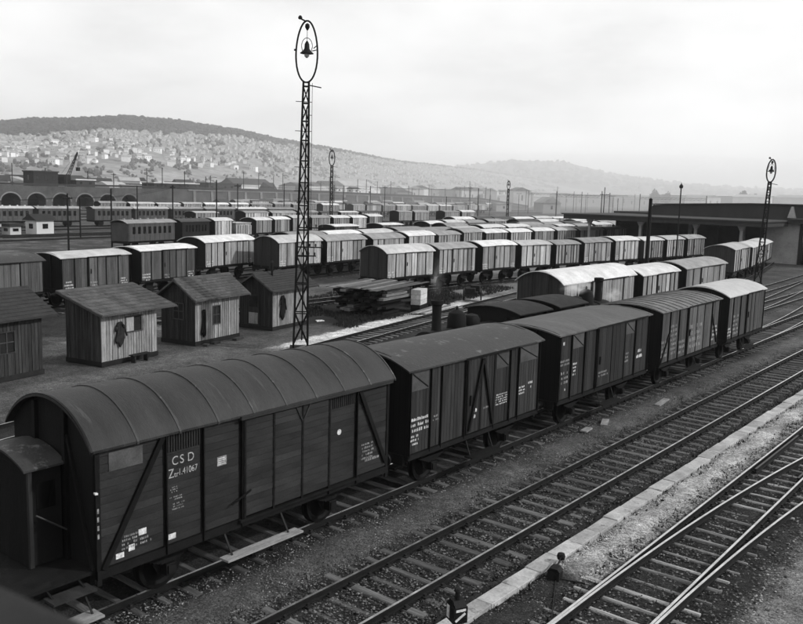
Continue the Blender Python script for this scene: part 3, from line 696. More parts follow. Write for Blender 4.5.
# --- the other rows ------------------------------------------------------------------------------
ORD = ['first', 'second', 'third', 'fourth', 'fifth', 'sixth', 'seventh', 'eighth', 'ninth', 'tenth', 'eleventh', 'twelfth', 'thirteenth', 'fourteenth', 'fifteenth', 'sixteenth', 'seventeenth', 'eighteenth', 'nineteenth', 'twentieth', 'twenty-first', 'twenty-second', 'twenty-third', 'twenty-fourth', 'twenty-fifth', 'twenty-sixth']
CN = {'white': 'whitened', 'grey': 'grey', 'dark': 'dark'}
def mk(L, r): return ((.15, L*.16, 1.3, 1.9, 3, 1), (L*.4, L*.5, 1.35, 1.75, 2, 0), (L*.86, L*.97, 1.3, 1.8, 3, 1))
def row(path, specs, where, group, lod, skip=0):
    """specs: (y0, y1, roof, body, end, rise)"""
    for i, (a, b, rf, bd, en, rs) in enumerate(specs):
        L = b-a; r = random.Random(i*7+len(where))
        van('%s van with a %s roof, %s from left %s' % (('pale', 'grey', 'brown', 'dark')[bd], CN[rf], ORD[i], where), path, a, b, lod, rf, bd, en, rs, marks=mk(L, r) if lod < 2 and r.random() < .8 else (), group=group, seed=i*31+len(where), steps=False, ze=3.45+r.uniform(-.14, .08), zf=1.38)
row(T_C, [(18.2, 26.9, 'dark', 3, 0, .42), (28.2, 33.9, 'white', 3, 0, .30), (34.9, 40.5, 'white', 3, 0, .26), (50.9, 57.1, 'white', 0, 1, .55), (57.9, 64.4, 'grey', 1, 0, .50)],
    'in row behind the huts', 'vans on the track behind the huts', 1)
row(T_C, [(65.6, 71.4, 'grey', 1, 0, .5), (72.2, 77.6, 'white', 0, 0, .45), (78.4, 83.5, 'grey', 1, 1, .4), (84.3, 88.9, 'grey', 1, 0, .45), (89.8, 95.0, 'white', 2, 0, .4), (95.9, 101.2, 'white', 0, 0, .4), (102.1, 107., 'white', 1, 0, .4), (107.9, 113., 'white', 2, 0, .4)],
    'in mid-yard row past the timber', 'vans in the middle row of the yard', 2)
row(T_D, [(51.1, 57.2, 'white', 0, 1, .55), (57.9, 63.4, 'grey', 1, 1, .42), (64.5, 69.9, 'white', 1, 0, .40), (70.8, 75.6, 'white', 0, 0, .38), (76.4, 80.6, 'grey', 1, 0, .36), (81.4, 86.6, 'grey', 1, 0, .42), (87.4, 92.2, 'white', 0, 0, .40), (93.2, 97.6, 'white', 2, 1, .35), (98.4, 102.6, 'white', 0, 0, .4), (103.4, 108, 'grey', 2, 0, .4)],
    'of row behind timber stack', 'vans in the long row leading to the goods shed', 1)
row(T_H, [(45.2, 52.2, 'white', 1, 0, .45), (58.5, 64.4, 'grey', 2, 0, .45), (65.3, 71.3, 'white', 1, 0, .45), (72.2, 78.3, 'white', 0, 0, .45), (79.2, 85.2, 'grey', 1, 0, .4), (86.1, 92.2, 'grey', 2, 0, .4), (93.1, 99, 'white', 1, 0, .4), (100, 106, 'white', 0, 0, .4), (107, 113, 'white', 1, 0, .4)],
    'on second track behind huts', 'vans on the second track behind the huts', 1)
row(T_F, [(40.3, 49.6, 'white', 1, 1, .62), (50.8, 57.0, 'white', 1, 0, .45), (58.3, 66.9, 'grey', 1, 0, .42)], 'just past the locomotives', 'vans beside the locomotives', 1)
row(T_E, [(83.3, 91.3, 'white', 0, 1, .42), (92.4, 100.2, 'white', 1, 1, .4), (101.4, 110.2, 'white', 1, 0, .4)], 'entering the goods shed', 'vans entering the goods shed', 1)
row(T_J, [(81.9, 86.9, 'white', 3, 0, .22), (92.2, 97.1, 'white', 3, 0, .22), (107., 112., 'white', 2, 0, .4), (113., 118., 'white', 1, 0, .4), (119., 124., 'grey', 1, 0, .4), (125., 130., 'grey', 2, 0, .4)], 'in the far siding', 'vans in the far siding', 2)
row(T_K, [(77.3, 81.0, 'white', 0, 0, .4), (86.3, 90.4, 'white', 1, 0, .4), (91.2, 95.4, 'white', 1, 0, .4), (96.3, 100.8, 'white', 0, 0, .4), (101.7, 107., 'grey', 1, 0, .4), (108., 113., 'white', 1, 0, .4), (114., 118.6, 'white', 0, 0, .4), (119.6, 124., 'white', 2, 0, .4)],
    'behind the dark carriages', 'vans coupled behind the dark carriages', 2)
def many(path, y0, n, step, where, group, seed):
    r = random.Random(seed); y = y0; sp = []
    for i in range(n):
        L = r.uniform(step*.78, step*1.1); sp.append((y, y+L, r.choice(('white', 'white', 'grey', 'grey', 'dark')), r.choice((0, 0, 1, 1, 2)), r.choice((0, 0, 1)), r.uniform(.25, .5))); y += L+r.choice((1., 1., 1.1, 7. if r.random() < .5 else 1.))
    row(path, sp, where, group, 2)
T_N = [(-122, 60), (-126, 110), (-131, 260)]; T_Q = [(-236, 80), (-236, 420)]; T_R = [(-205, 60), (-205, 400)]
track(T_N, top=M_RAILDULL); track(T_Q, top=M_RAILDULL); track(T_R, top=M_RAILDULL)
T_L = [(-72, 60), (-72.5, 100), (-72, 170)]; track(T_L, top=M_RAILDULL)
many(T_L, 100, 9, 6.5, 'on the track left of the shed', 'vans on a track left of the goods shed', 21)
many(T_C, 114.2, 3, 6.2, 'at the far end beside the canopy', 'vans at the far end beside the canopy', 22)
many([(-66.5, 106), (-66, 140), (-65, 180)], 114, 8, 6.4, 'by the canopy on the next track', 'vans by the canopy on the next track', 23)
many([(-80, 128), (-80, 190), (-80, 260)], 133, 10, 6.8, 'beyond the far siding', 'vans beyond the far siding', 24)
many([(-92, 128), (-92, 190), (-92, 260)], 130, 11, 7, 'on a farther siding past those', 'vans on a farther siding', 25)
many(T_N, 96, 11, 6.5, 'between carriages and sidings', 'vans between the carriages and the far sidings', 4)
many(T_P, 118, 18, 7.5, 'before the viaduct embankment', 'vans in front of the embankment', 5)
many(T_R, 190, 13, 8, 'on the track behind those', 'vans on the track nearer the embankment', 6)
many(T_Q, 200, 18, 8, 'at the foot of the embankment', 'vans at the foot of the embankment', 8)

# --- carriages
M_COACH = mat('coach_paint', .17, .25, 1.5, .5, .2, stretch=(1, 2, .6), bump=.1, groove=(1, .9, .15))
M_GLASS = mat('coach_glass', .012, .2, 2, .2, 0, bump=0, spec=.5)
def coach(label, path, y0, y1, roofm, group, nwin=8, bodym=None):
    p0, p1 = (poly_at(path, y0), y0), (poly_at(path, y1), y1)
    L = math.hypot(p1[0]-p0[0], p1[1]-p0[1]); l = L/2; rz = math.atan2(-(p1[0]-p0[0]), p1[1]-p0[1])
    root = empty('railway_carriage', ((p0[0]+p1[0])/2, (p0[1]+p1[1])/2, 0), rz); tag(root, label, 'carriage', group)
    b = bodym or M_COACH; z = (1.05, 1.95, 2.85, 3.35); hw = 1.42
    mb = MB(); mb.box(-hw, -l, z[0], hw, l, z[1]); mb.box(-hw, -l, z[2], hw, l, z[3])
    wy = [-l+.5+(L-1.)*(i+.5)/nwin for i in range(nwin)]; ww = (L-1.)/nwin*.28
    cuts = [-l]+[c for y in wy for c in (y-ww, y+ww)]+[l]
    for a, c in zip(cuts[::2], cuts[1::2]): mb.box(-hw, a, z[1]+.001, hw, c, z[2]-.001)
    mb.build('body', b, root)
    for y in wy: MB().box(-hw+.06, y-ww+.002, z[1]+.002, hw-.06, y+ww-.002, z[2]-.002).build('window', M_GLASS, root)
    shell(MB(), segment(hw+.08, z[3]-.02, .38, 10), -l-.35, l+.35, .05).build('roof', roofm, root, True)
    mb = MB()
    for i in range(6): y = -l+L*(i+.5)/6; mb.box(-.12, y-.1, z[3]+.34, .12, y+.1, z[3]+.52)
    tag(mb.build('roof_vents', roofm, root), kind='stuff')
    MB().box(hw, -l, .62, hw+.2, l, .66).build('running_board', M_FRAME, root)
    running_gear(root, l, 2, 1.05)
    return root
coach('dark carriage with a pale roof and eight windows, nearer of the two dark carriages', T_K, 61.1, 69.3, M_ROOFG, 'carriages in the middle distance at left')
coach('dark carriage with a dull roof, coupled before a white van', T_K, 70.8, 76.2, M_ROOFD, 'carriages in the middle distance at left', 7, M_BODYD)
for i, (a, b, m) in enumerate(((62., 70, M_ROOFG), (71., 79.3, M_ROOFW), (80.4, 88.6, M_ROOFG), (91.7, 99.9, M_ROOFG), (100.8, 108.6, M_ROOFW), (109.6, 117.5, M_ROOFG), (118.6, 126.5, M_ROOFG), (127.6, 136., M_ROOFW), (137., 145., M_ROOFG))):
    coach('distant carriage, %s from the left in the row below the viaduct arches' % ORD[i], T_M, a, b, m, 'carriages below the viaduct arches', 7)

# --- low open wagon with a load
def open_wagon():
    y0, y1 = 81.8, 85.5; x0, x1 = poly_at(T_K, y0), poly_at(T_K, y1); l = (y1-y0)/2
    root = empty('open_wagon', ((x0+x1)/2, (y0+y1)/2, 0), math.atan2(-(x1-x0), y1-y0)); tag(root, 'low open wagon with a pale slatted load, between whitened vans', 'wagon')
    MB().box(-1.35, -l, 1.1, 1.35, l, 1.22).build('floor', M_FRAME, root)
    for i in range(7): y = -l+.2+i*(2*l-.4)/6; MB().box(1.2, y-.12, 1.22, 1.3, y+.12, 2.6).build('side_slat', M_VAN[0], root)
    MB().box(-1.2, -l+.1, 1.22, 1.18, l-.1, 2.9).build('load', M_VAN[1], root)
    MB().box(-1.3, -l+.05, 2.9, 1.3, l-.05, 2.98).build('cover', M_ROOFW, root)
    running_gear(root, l, 2, 1.1)
open_wagon()
# ------------------------------------------------------------------ goods shed
M_CONC = mat('shed_concrete', .31, .18, .8, .85, .05, bump=.3, fine=6, spots=(.7, .62, .22))
M_FASC = mat('shed_fascia', .10, .2, .7, .8, .05, stretch=(1, 1, .4), bump=.2)
M_SHROOF = mat('shed_roof', .13, .2, .6, .85, .05, bump=.3, fine=5)
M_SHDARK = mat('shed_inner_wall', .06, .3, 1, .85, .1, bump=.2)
sh = empty('goods_shed', (-45, 118, GZ)); tag(sh, 'long flat-roofed goods shed with a deep canopy and clerestory, behind the vans', 'goods shed')
def part(o, name, m, *b, par=None):
    mb = MB().box(*b); q = mb.build(name, m, par or o); return q
zc = -GZ
part(sh, 'canopy', M_FASC, -14.2, -5.5, 4.95+zc, 14.0, 12, 5.55+zc)
part(sh, 'canopy_roof', M_SHROOF, -14.4, -5.8, 5.552+zc, 14.2, 12, 5.72+zc)
part(sh, 'canopy', M_FASC, 14.0, 4.5, 5.35+zc, 34, 12, 5.85+zc)
part(sh, 'canopy_roof', M_SHROOF, 14.2, 4.2, 5.852+zc, 34, 12, 6.0+zc)
part(sh, 'roof', M_SHROOF, -14.4, 12.01, 5.5+zc, 34, 80, 6.02+zc)
# long raised clerestory with sloping ends
cl = MB(); cl.prism([(-7.5, 5.7+zc), (60, 5.7+zc), (60, 7.9+zc), (8, 7.75+zc), (-6.6, 7.25+zc)], 'y', 9.0, 30); cl.build('clerestory', M_FASC, sh)
MB().prism([(-7., 7.28+zc), (8, 7.78+zc), (60, 7.93+zc), (60, 8.08+zc), (8, 7.92+zc), (-7., 7.42+zc)], 'y', 8.7, 30.3).build('clerestory_roof', M_SHROOF, sh)
for xx in (13.6, 17.2, 20.4): MB().prism([(xx-.55, 6.03+zc), (xx+.55, 6.03+zc), (xx+.12, 7.6+zc), (xx-.12, 7.6+zc)], 'y', 8.55, 8.98).build('buttress', M_CONC, sh)
for i, xx in enumerate((-11.0, -3.2, 4.6, 10.6)):
    c_ = part(sh, 'column', M_CONC, xx-.16, -3.55, 0, xx+.16, -3.2, 4.94+zc)
    MB().prism([(xx-.16, 4.3+zc), (xx+.16, 4.3+zc), (xx+.5, 4.94+zc), (xx-.5, 4.94+zc)], 'y', -3.62, -3.08).build('bracket', M_CONC, c_)
for i, xx in enumerate((-12.5, -8.6, -4.7, -.8, 3.1, 7., 10.8)):
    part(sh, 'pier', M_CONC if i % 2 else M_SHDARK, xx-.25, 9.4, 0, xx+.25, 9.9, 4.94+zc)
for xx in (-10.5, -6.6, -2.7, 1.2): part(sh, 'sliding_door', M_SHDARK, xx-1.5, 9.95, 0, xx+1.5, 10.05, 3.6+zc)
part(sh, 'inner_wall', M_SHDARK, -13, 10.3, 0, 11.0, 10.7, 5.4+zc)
wl = part(sh, 'end_wall', M_CONC, 11.0, 5.6, 0, 15.6, 6.2, 5.34+zc)
part(sh, 'return_wall', M_CONC, 11.0, 6.2, 0, 11.4, 10.3, 5.34+zc)
part(sh, 'end_wall', M_CONC, 20.5, 5.6, 0, 33.5, 6.2, 5.34+zc)
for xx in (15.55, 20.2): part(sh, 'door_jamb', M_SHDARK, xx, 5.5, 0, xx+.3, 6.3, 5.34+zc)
dd = part(sh, 'doorway', M_IRON, 15.9, 6.6, 0, 20.2, 6.75, 5.3+zc)  # dark panel and strips fill the opening in place of its unlit inside
for k in range(9): part(sh, 'doorway_strip', M_IRON, 15.95+.47*k, 6.55, .02, 16.36+.47*k, 6.598, 4.6+zc, par=dd)
part(sh, 'platform', M_CONC, -13, -4.4, 0, -6, 9.3, .95)

# ------------------------------------------------------------------ huts
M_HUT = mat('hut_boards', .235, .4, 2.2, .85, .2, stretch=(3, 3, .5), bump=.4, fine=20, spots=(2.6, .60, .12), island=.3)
M_HUTD = mat('hut_boards_dark', .10, .4, 2.2, .85, .25, stretch=(3, 3, .5), bump=.4, fine=20, island=.3)  # darker boards; on pale huts the gable's shade is put into this colour
M_FELT = mat('hut_tile_roof', .17, .4, 1.6, .85, .06, bump=.5, fine=12, spots=(3, .60, .09), island=.22)
M_TILED = mat('hut_dark_roof', .085, .3, 2.2, .85, .06, bump=.5, fine=12)
M_PANE = mat('hut_window_glass', .012, .2, 2, .2, 0, bump=0, spec=.5)
M_SILL = mat('hut_frame_paint', .16, .3, 4, .7, .1, bump=.2)
M_PLINTH = mat('hut_plinth', .045, .4, 3, .9, .1, bump=.4)
RZH = math.atan2(.19, 1)
def hut(label, cx, cy, L, D, he, hr, ov, front, left, roofm, window=None, leftwin=None, leftdoor=None, seed=1, sash=True, courses=9, mono=False):
    """gabled board hut; local +x faces the track, y runs along its front; ov = overhang front, near end, far end"""
    r = random.Random(seed); root = empty('board_hut', (cx, cy, GZ), RZH); tag(root, label, 'hut', 'row of wooden huts in the yard')
    MB().box(-D-.04, -.04, 0, .04, L+.04, .22).build('plinth', M_PLINTH, root)
    zp = .22; zm = he+(hr-he)*.5
    poly = [(0, zp), (0, he), (-D, hr), (-D, zp)] if mono else [(0, zp), (0, he), (-D/2, hr), (-D, he), (-D, zp)]
    MB().box(-D+.001, .03, zp, -.03, L-.03, he-.02).build('core', M_PLINTH, root)
    def clad(a, b, z0, z1, hole=None):                     # cover boards of one wall, left open where the window or door stands
        res = []; n = max(3, round((b-a)/.17)); p = (b-a)/n
        for i in range(n):
            y0, y1 = a+i*p, a+(i+1)*p
            if hole and y1 > hole[0]+.02 and y0 < hole[1]-.02:
                res += [(y0, y1, z0, hole[2]), (y0, y1, hole[3], z1)]
            else: res.append((y0, y1, z0, z1))
        return res
    fw = MB()
    for y0, y1, z0, z1 in clad(0, L, zp, he-.02, window):
        if z1-z0 < .05: continue
        d = r.uniform(-.006, .006); fw.box(-.03, y0+.004, z0+r.uniform(-.015, .0), d, y1-.004, z1); fw.box(d, y0-.022, z0, d+.022, y0+.022, z1)
    tag(fw.build('front_wall', front, root), kind='stuff')
    hole = leftdoor or leftwin
    lw = MB()
    for y0, y1, z0, z1 in clad(0, D, zp, he, hole):
        if z1-z0 < .05: continue
        zt = z1
        if z1 >= he-.01: zt = he+(hr-he)*((y0+y1)/2/D if mono else max(0, 1-abs((y0+y1)/2-D/2)/(D/2)))-.06
        d = r.uniform(-.006, .006); lw.box(-y1+.004, -d-.0, z0, -y0-.004, .03, zt); lw.box(-y0-.022, -d-.022, z0, -y0+.022, -d, zt)
    tag(lw.build('gable_wall', left, root), kind='stuff')
    MB().prism([(x, z) for x, z in poly], 'y', L-.03, L).build('gable_wall', left, root)
    MB().prism([(-.0, he-.02), (-D, hr-.04), (-D, he-.02)] if mono else [(-.0, he-.02), (-D/2, hr-.04), (-D, he-.02)], 'y', .03, .06).build('gable_infill', M_PLINTH, root)
    MB().box(-D-.03, 0, zp, -D, L, hr-.02 if mono else he).build('back_wall', left, root)
    # roof: two slopes with courses of covering
    sl = (hr-he)/(D if mono else D/2); th = .06; XR, ZR = (-D-.3, hr+sl*.3) if mono else (-D/2, hr)
    for s in ((1,) if mono else (1, -1)):
        xe = ov[0] if s > 0 else -D-ov[0]; xr = XR; ze_ = he-sl*ov[0]; hrk = hr; hr = ZR
        mb = MB().prism([(xe, ze_), (xr, hr), (xr, hr+th), (xe, ze_+th)], 'y', -ov[1], L+ov[2])
        ro = mb.build('roof_slope', roofm, root)
        if s > 0:
            nrow = courses
            for i in range(nrow):
                t0 = i/nrow; t1 = (i+1)/nrow; x0, x1 = xe+(xr-xe)*t0, xe+(xr-xe)*t1; z0, z1 = ze_+(hr-ze_)*t0, ze_+(hr-ze_)*t1
                mb = MB(); k = max(4, round((L+ov[1]+ov[2])/.42)); stp = (L+ov[1]+ov[2])/k
                for j in range(k):
                    ya = -ov[1]+j*stp+.004+(stp*.5 if i % 2 and j < k-1 else 0); yb = min(ya+stp-.008, L+ov[2])
                    u = r.uniform(0, .008)
                    mb.prism([(x0, z0+th+.002), (x0, z0+th+.022+u), (x1-.02, z1+th+.006), (x1-.02, z1+th+.002)], 'y', ya, yb)
                tag(mb.build('roof_course', roofm, ro), kind='stuff')
        hr = hrk
    if not mono: MB().prism([(-D/2-.12, hr+th-.06), (-D/2, hr+th+.05), (-D/2+.12, hr+th-.06)], 'y', -ov[1]-.01, L+ov[2]+.01).build('ridge_cap', roofm, root)
    for yy in (-ov[1]-.03, L+ov[2]):
        for s in ((1,) if mono else (1, -1)):
            xe = ov[0] if s > 0 else -D-ov[0]
            MB().prism([(xe, he-sl*ov[0]-.06), (XR, ZR-.06), (XR, ZR+.05), (xe, he-sl*ov[0]+.05)], 'y', yy, yy+.03).build('barge_board', M_SILL if front is M_HUT else M_HUTD, root)
    def win(y0, y1, z0, z1, face, shutter=0):
        w_ = empty('window', (0, 0, 0)); w_.parent = root
        def bx(a, b, c, d, t0, t1, nm, m):
            if face == 'f': MB().box(t0, a, c, t1, b, d).build(nm, m, w_)
            else: MB().box(-b, -t1, c, -a, -t0, d).build(nm, m, w_)
        bx(y0, y1, z0, z1, -.05, -.035, 'pane', M_PANE)
        for a, b, c, d in ((y0-.05, y0, z0-.05, z1+.05), (y1, y1+.05, z0-.05, z1+.05), (y0, y1, z1, z1+.05), (y0, y1, z0-.05, z0)): bx(a, b, c, d, -.03, .035, 'frame', M_SILL if front is M_HUT else M_HUTD)
        if sash:
            bx((y0+y1)/2-.02, (y0+y1)/2+.02, z0, z1, -.034, .0, 'sash_bar', M_SILL); bx(y0, y1, (z0+z1)/2-.018, (z0+z1)/2+.018, -.0335, -.001, 'sash_bar', M_SILL)
        if shutter: bx(y0+.02, (y0+y1)/2-.02, z0+.02, z1-.02, -.03, .02, 'shutter', M_HUT)
    if window: win(*window[:4], 'f', len(window) > 4)
    if leftwin: win(*leftwin, 'l')
    if leftdoor:
        a, b, c, d = leftdoor; dr = MB().box(-b+.03, .0, c, -a-.03, .03, d-.03).build('door', M_HUTD, root)
        MB().box(-b+.12, -.012, c+.08, -a-.12, -.0005, c+.75).build('door_panel', M_HUT, dr); MB().box(-b+.15, -.008, c+1.1, -a-.15, -.0005, d-.15).build('door_pane', M_PANE, dr)
    return root
hut('dark board hut cut off by the picture edge, first of the row', -33.85, 14.2, 4.65, 3.2, 2.72, 3.6, (.35, .3, .6), M_HUTD, M_HUTD, M_TILED, window=(2.55, 3.25, 1.2, 2.05), seed=1)
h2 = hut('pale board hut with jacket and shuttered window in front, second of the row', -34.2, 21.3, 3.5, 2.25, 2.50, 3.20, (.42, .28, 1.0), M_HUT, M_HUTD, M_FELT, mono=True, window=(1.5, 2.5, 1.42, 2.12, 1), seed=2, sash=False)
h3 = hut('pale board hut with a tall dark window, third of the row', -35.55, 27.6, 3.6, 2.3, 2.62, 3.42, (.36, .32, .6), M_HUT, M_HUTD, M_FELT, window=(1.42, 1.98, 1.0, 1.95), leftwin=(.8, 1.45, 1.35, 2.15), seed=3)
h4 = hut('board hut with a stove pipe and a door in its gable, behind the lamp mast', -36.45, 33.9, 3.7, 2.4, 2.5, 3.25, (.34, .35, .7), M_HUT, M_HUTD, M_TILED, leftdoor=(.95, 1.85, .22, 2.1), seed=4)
mb = MB().tube((-.9, 1.15, 2.6), (-.9, 1.15, 3.9), .07, 10); mb.tube((-.9, 1.15, 3.9), (-.9, 1.15, 4.02), .12, 10, .03); mb.build('stove_pipe', M_IRON, h4)
def skew(cx, cy, x, y): c, s = math.cos(RZH), math.sin(RZH); return cx+x*c-y*s, cy+x*s+y*c
M_CLOTH = mat('dark_cloth', .022, .4, 5, .9, .1, bump=.4)
M_CLOTHG = mat('grey_cloth', .06, .5, 5, .9, .1, bump=.4)
def coat(label, cx, cy, y, z1, hgt, wd, m, arms):
    x0, y0 = skew(cx, cy, .04, y); mb = MB(); n = 9; vs = []
    rows = 8
    for k in range(rows+1):
        t = k/rows; ww = wd*(.30+.62*min(1, t*2.6)+.12*math.sin(t*9+y)) if arms else wd*(.45+.55*t+.12*math.sin(t*8+y))
        for j in range(n):
            u = j/(n-1)-.5; vs.append((.055+.035*math.sin(u*14+t*2)+.02*t, u*ww+.03*math.sin(t*5), -hgt*t-.13*math.sin(u*7+y)*(t > .8)+.06*abs(u)*(t < .2)))
    nb = len(vs); vs += [(.02, b, c) for a, b, c in vs]
    fs = []
    for k in range(rows):
        for j in range(n-1):
            q = k*n+j; fs += [(q, q+1, q+n+1, q+n), (nb+q, nb+q+n, nb+q+n+1, nb+q+1)]
    ring = [j for j in range(n)]+[k*n+n-1 for k in range(1, rows+1)]+[rows*n+j for j in range(n-2, -1, -1)]+[k*n for k in range(rows-1, 0, -1)]
    fs += [(ring[i], ring[(i+1) % len(ring)], nb+ring[(i+1) % len(ring)], nb+ring[i]) for i in range(len(ring))]
    mb._a(vs, fs)
    root = mb.build('hanging_coat', m, None, 'all', (x0, y0, GZ+z1), RZH); tag(root, label, 'coat')
    if arms:
        for s in (-1, 1):
            a = MB().tube((.06, s*wd*.16, -.04), (.07, s*wd*.40, -hgt*.17), .05, 8, .055).tube((.07, s*wd*.40, -hgt*.17), (.075, s*wd*(.66+.1*s), -hgt*(.52+.12*s)), .055, 8, .04); a.build('sleeve', m, root, 'all')
    MB().tube((-.02, 0, .0), (.1, 0, .03), .012, 6).build('peg', M_IRON, root)
    return root
coat('grey work jacket hanging on the front of the second hut', -34.2, 21.3, 1.05, 1.95, 1.05, .52, M_CLOTHG, True)
coat('long dark coat hanging beside the tall window of the third hut', -35.55, 27.6, .58, 1.85, 1.35, .34, M_CLOTH, False)
coat('long dark coat hanging on the hut behind the lamp mast', -36.45, 33.9, .9, 2.0, 1.35, .42, M_CLOTH, True)
# bench in front of the second hut
bx_, by_ = skew(-34.2, 21.3, .45, 1.9); bn = empty('bench', (bx_, by_, GZ), RZH); tag(bn, 'low rough bench under the window of the second hut', 'bench')
MB().box(-.15, -.55, .34, .15, .55, .39).build('seat', M_PLINTH, bn)
for s in (-.4, .4): MB().box(-.12, s-.04, 0, .12, s+.04, .34).build('leg', M_PLINTH, bn)
for k, (x, y, w_) in enumerate(((.35, 1.2, .5), (.5, 2.9, .7), (.4, .4, .3))):
    px, py = skew(-35.55, 27.6, x, y); o = MB().box(-.14, -w_/2, 0, .14, w_/2, .10).build('plank', M_HUTD, None, False, (px, py, GZ), RZH+.1*k); tag(o, ('short board lying before the third hut', 'long board lying at the far corner of the third hut', 'small board lying by the near corner of the third hut')[k], 'board')

# ------------------------------------------------------------------ timber stack under a flat board roof
M_WOODP = mat('pale_timber', .36, .3, 3, .85, .2, stretch=(2, .5, 3), bump=.4)
M_WOODG = mat('grey_timber', .13, .4, 3, .85, .3, stretch=(2, .5, 3), bump=.4, raw=True)
M_WOODD = mat('dark_timber', .03, .4, 3, .85, .3, stretch=(2, .5, 3), bump=.4)
ts = empty('timber_stack', (-37.9, 45.4, GZ), RZH); tag(ts, 'low untidy stack of old timber covered with loose boards, beyond the huts', 'timber stack')
r_ = random.Random(5)
for k in range(8):
    for j in range(7):
        if r_.random() < .10: continue
        x = -1.75+j*.58+r_.uniform(-.12, .12); zt = .03+.215*k
        MB().bar((x+r_.uniform(-.1, .1), -2.6+r_.uniform(-.7, .5), zt+.09), (x+r_.uniform(-.12, .12), 1.5+r_.uniform(-1.3, 1.0), zt+.09+r_.uniform(-.02, .05)), .17, r_.uniform(.22, .5)).build('beam', r_.choice((M_WOODD, M_WOODD, M_WOODD, M_WOODG)), ts)
for k in range(13):
    x = -2.1+k*.35; MB().bar((x+r_.uniform(-.1, .1), -3.3+r_.uniform(-.5, .4), 1.80+.02*k%.05+.02*r_.random()), (x+r_.uniform(-.2, .2), 2.6+r_.uniform(-.8, .5), 1.90+.07*r_.random()), .035, r_.uniform(.25, .42)).build('top_board', r_.choice((M_WOODG, M_FELT, M_FELT)), ts)
cr = empty('white_crate', skew(-37.9, 45.4, 2.35, 1.5)+(GZ+.5,), RZH+.15); tag(cr, 'white boarded crate at the end of the timber stack', 'crate')
for k in range(3): MB().box(-.35, -.75, .02+.36*k, .36, .75, .02+.36*k+.34).build('board', mat('crate_white', .45, .25, 5, .8, .1, bump=.2), cr)
MB().box(-.33, -.8, -.5, .33, .8, .0).build('base', M_WOODD, cr)
for k in range(6):
    px, py = skew(-37.9, 45.4, 2.95+.2*k, 1.4+.25*k); o = MB().bar((0, -2.0, .03+.02*(5-k)), (.1, 2.2, .10+.05*(5-k)), .05, .24).build('plank', M_WOODP if k % 2 else M_WOODG, None, False, (px, py, GZ), RZH-.05)
    tag(o, '%s loose plank lying in the pile before the white crate' % ORD[k], 'plank', 'loose planks by the timber stack')
# handcart / rubbish heap further right
hc = empty('hand_cart', (-36.6, 55.2, GZ), .5); tag(hc, 'dark two-wheeled cart loaded with scrap, on the grass beyond the timber stack', 'cart')
MB().box(-.6, -1.2, .5, .6, 1.2, .58).build('bed', M_WOODD, hc)
mb = MB(); [mb.box(r_.uniform(-.6, .2), r_.uniform(-1.2, .7), .58, r_.uniform(.2, .6), r_.uniform(.0, 1.2), r_.uniform(.7, 1.25)) for _ in range(8)]; tag(mb.build('scrap', M_WOODD, hc), kind='stuff')
for s in (-1, 1): MB().lathe([(.05, -.04), (.4, -.03), (.46, -.03), (.46, .03), (.4, .03), (.05, .04)], (s*.68, 0, .46), 'x', 16).build('wheel', M_IRON, hc)
MB().bar((0, 1.2, .54), (0, 2.5, .15), .05, .05).build('shaft', M_WOODD, hc)
for i, (x, y) in enumerate(((-38.3, 50.5), (-34.9, 50.2), (-37.2, 38.6))):
    o = MB().prism([(-.3, -.2), (.25, -.25), (.32, .12), (-.1, .26)], 'z', 0, .05).build('paper_scrap', M_CHALK, None, False, (x, y, GZ+.01), i*.7); tag(o, ('scrap of white board on the grass behind the timber stack', 'scrap of white board near the siding past the timber stack', 'scrap of white board on the grass in front of the timber stack')[i], 'scrap')

# ------------------------------------------------------------------ grass tufts round the timber stack
def tufts(name, n, fn, m, label, h=(.08, .25)):
    P = []; Fc = []
    for i in range(n):
        x, y = fn(); 
        for k in range(4):
            a = random.random()*6.28; hh = random.uniform(*h); b = len(P); ca, sa = math.cos(a), math.sin(a); le = random.uniform(-.12, .12)
            P += [(x-.02*ca, y-.02*sa, GZ-.03), (x+.02*ca, y+.02*sa, GZ-.03), (x+le*sa, y-le*ca, GZ+hh)]; Fc.append((b, b+1, b+2))
    return tag(big_mesh(name, np.array(P), np.array(Fc), m), label, 'grass', kind='stuff')
M_GRASS = mat('dry_grass', .06, .5, 1, .9, .1, bump=0)
def gfn():
    while True:
        y = random.uniform(38, 66); xs = random.uniform(-43, -31.9)
        if math.sin(xs*1.3+y*.5)+math.sin(y*.9-xs*.4) > -.4: return SK(xs, y), y
tufts('grass', 9000, gfn, M_GRASS, 'rough dry grass round the timber stack')
tufts('weeds', 1600, lambda: (random.choice((-8.95, -8.4, -12.3, -7.6))+random.gauss(0, .12), random.uniform(9, 50)), mat('weed_leaf', .035, .5, 1, .9, .1, bump=0), 'sparse low weeds between the near tracks', (.03, .10))

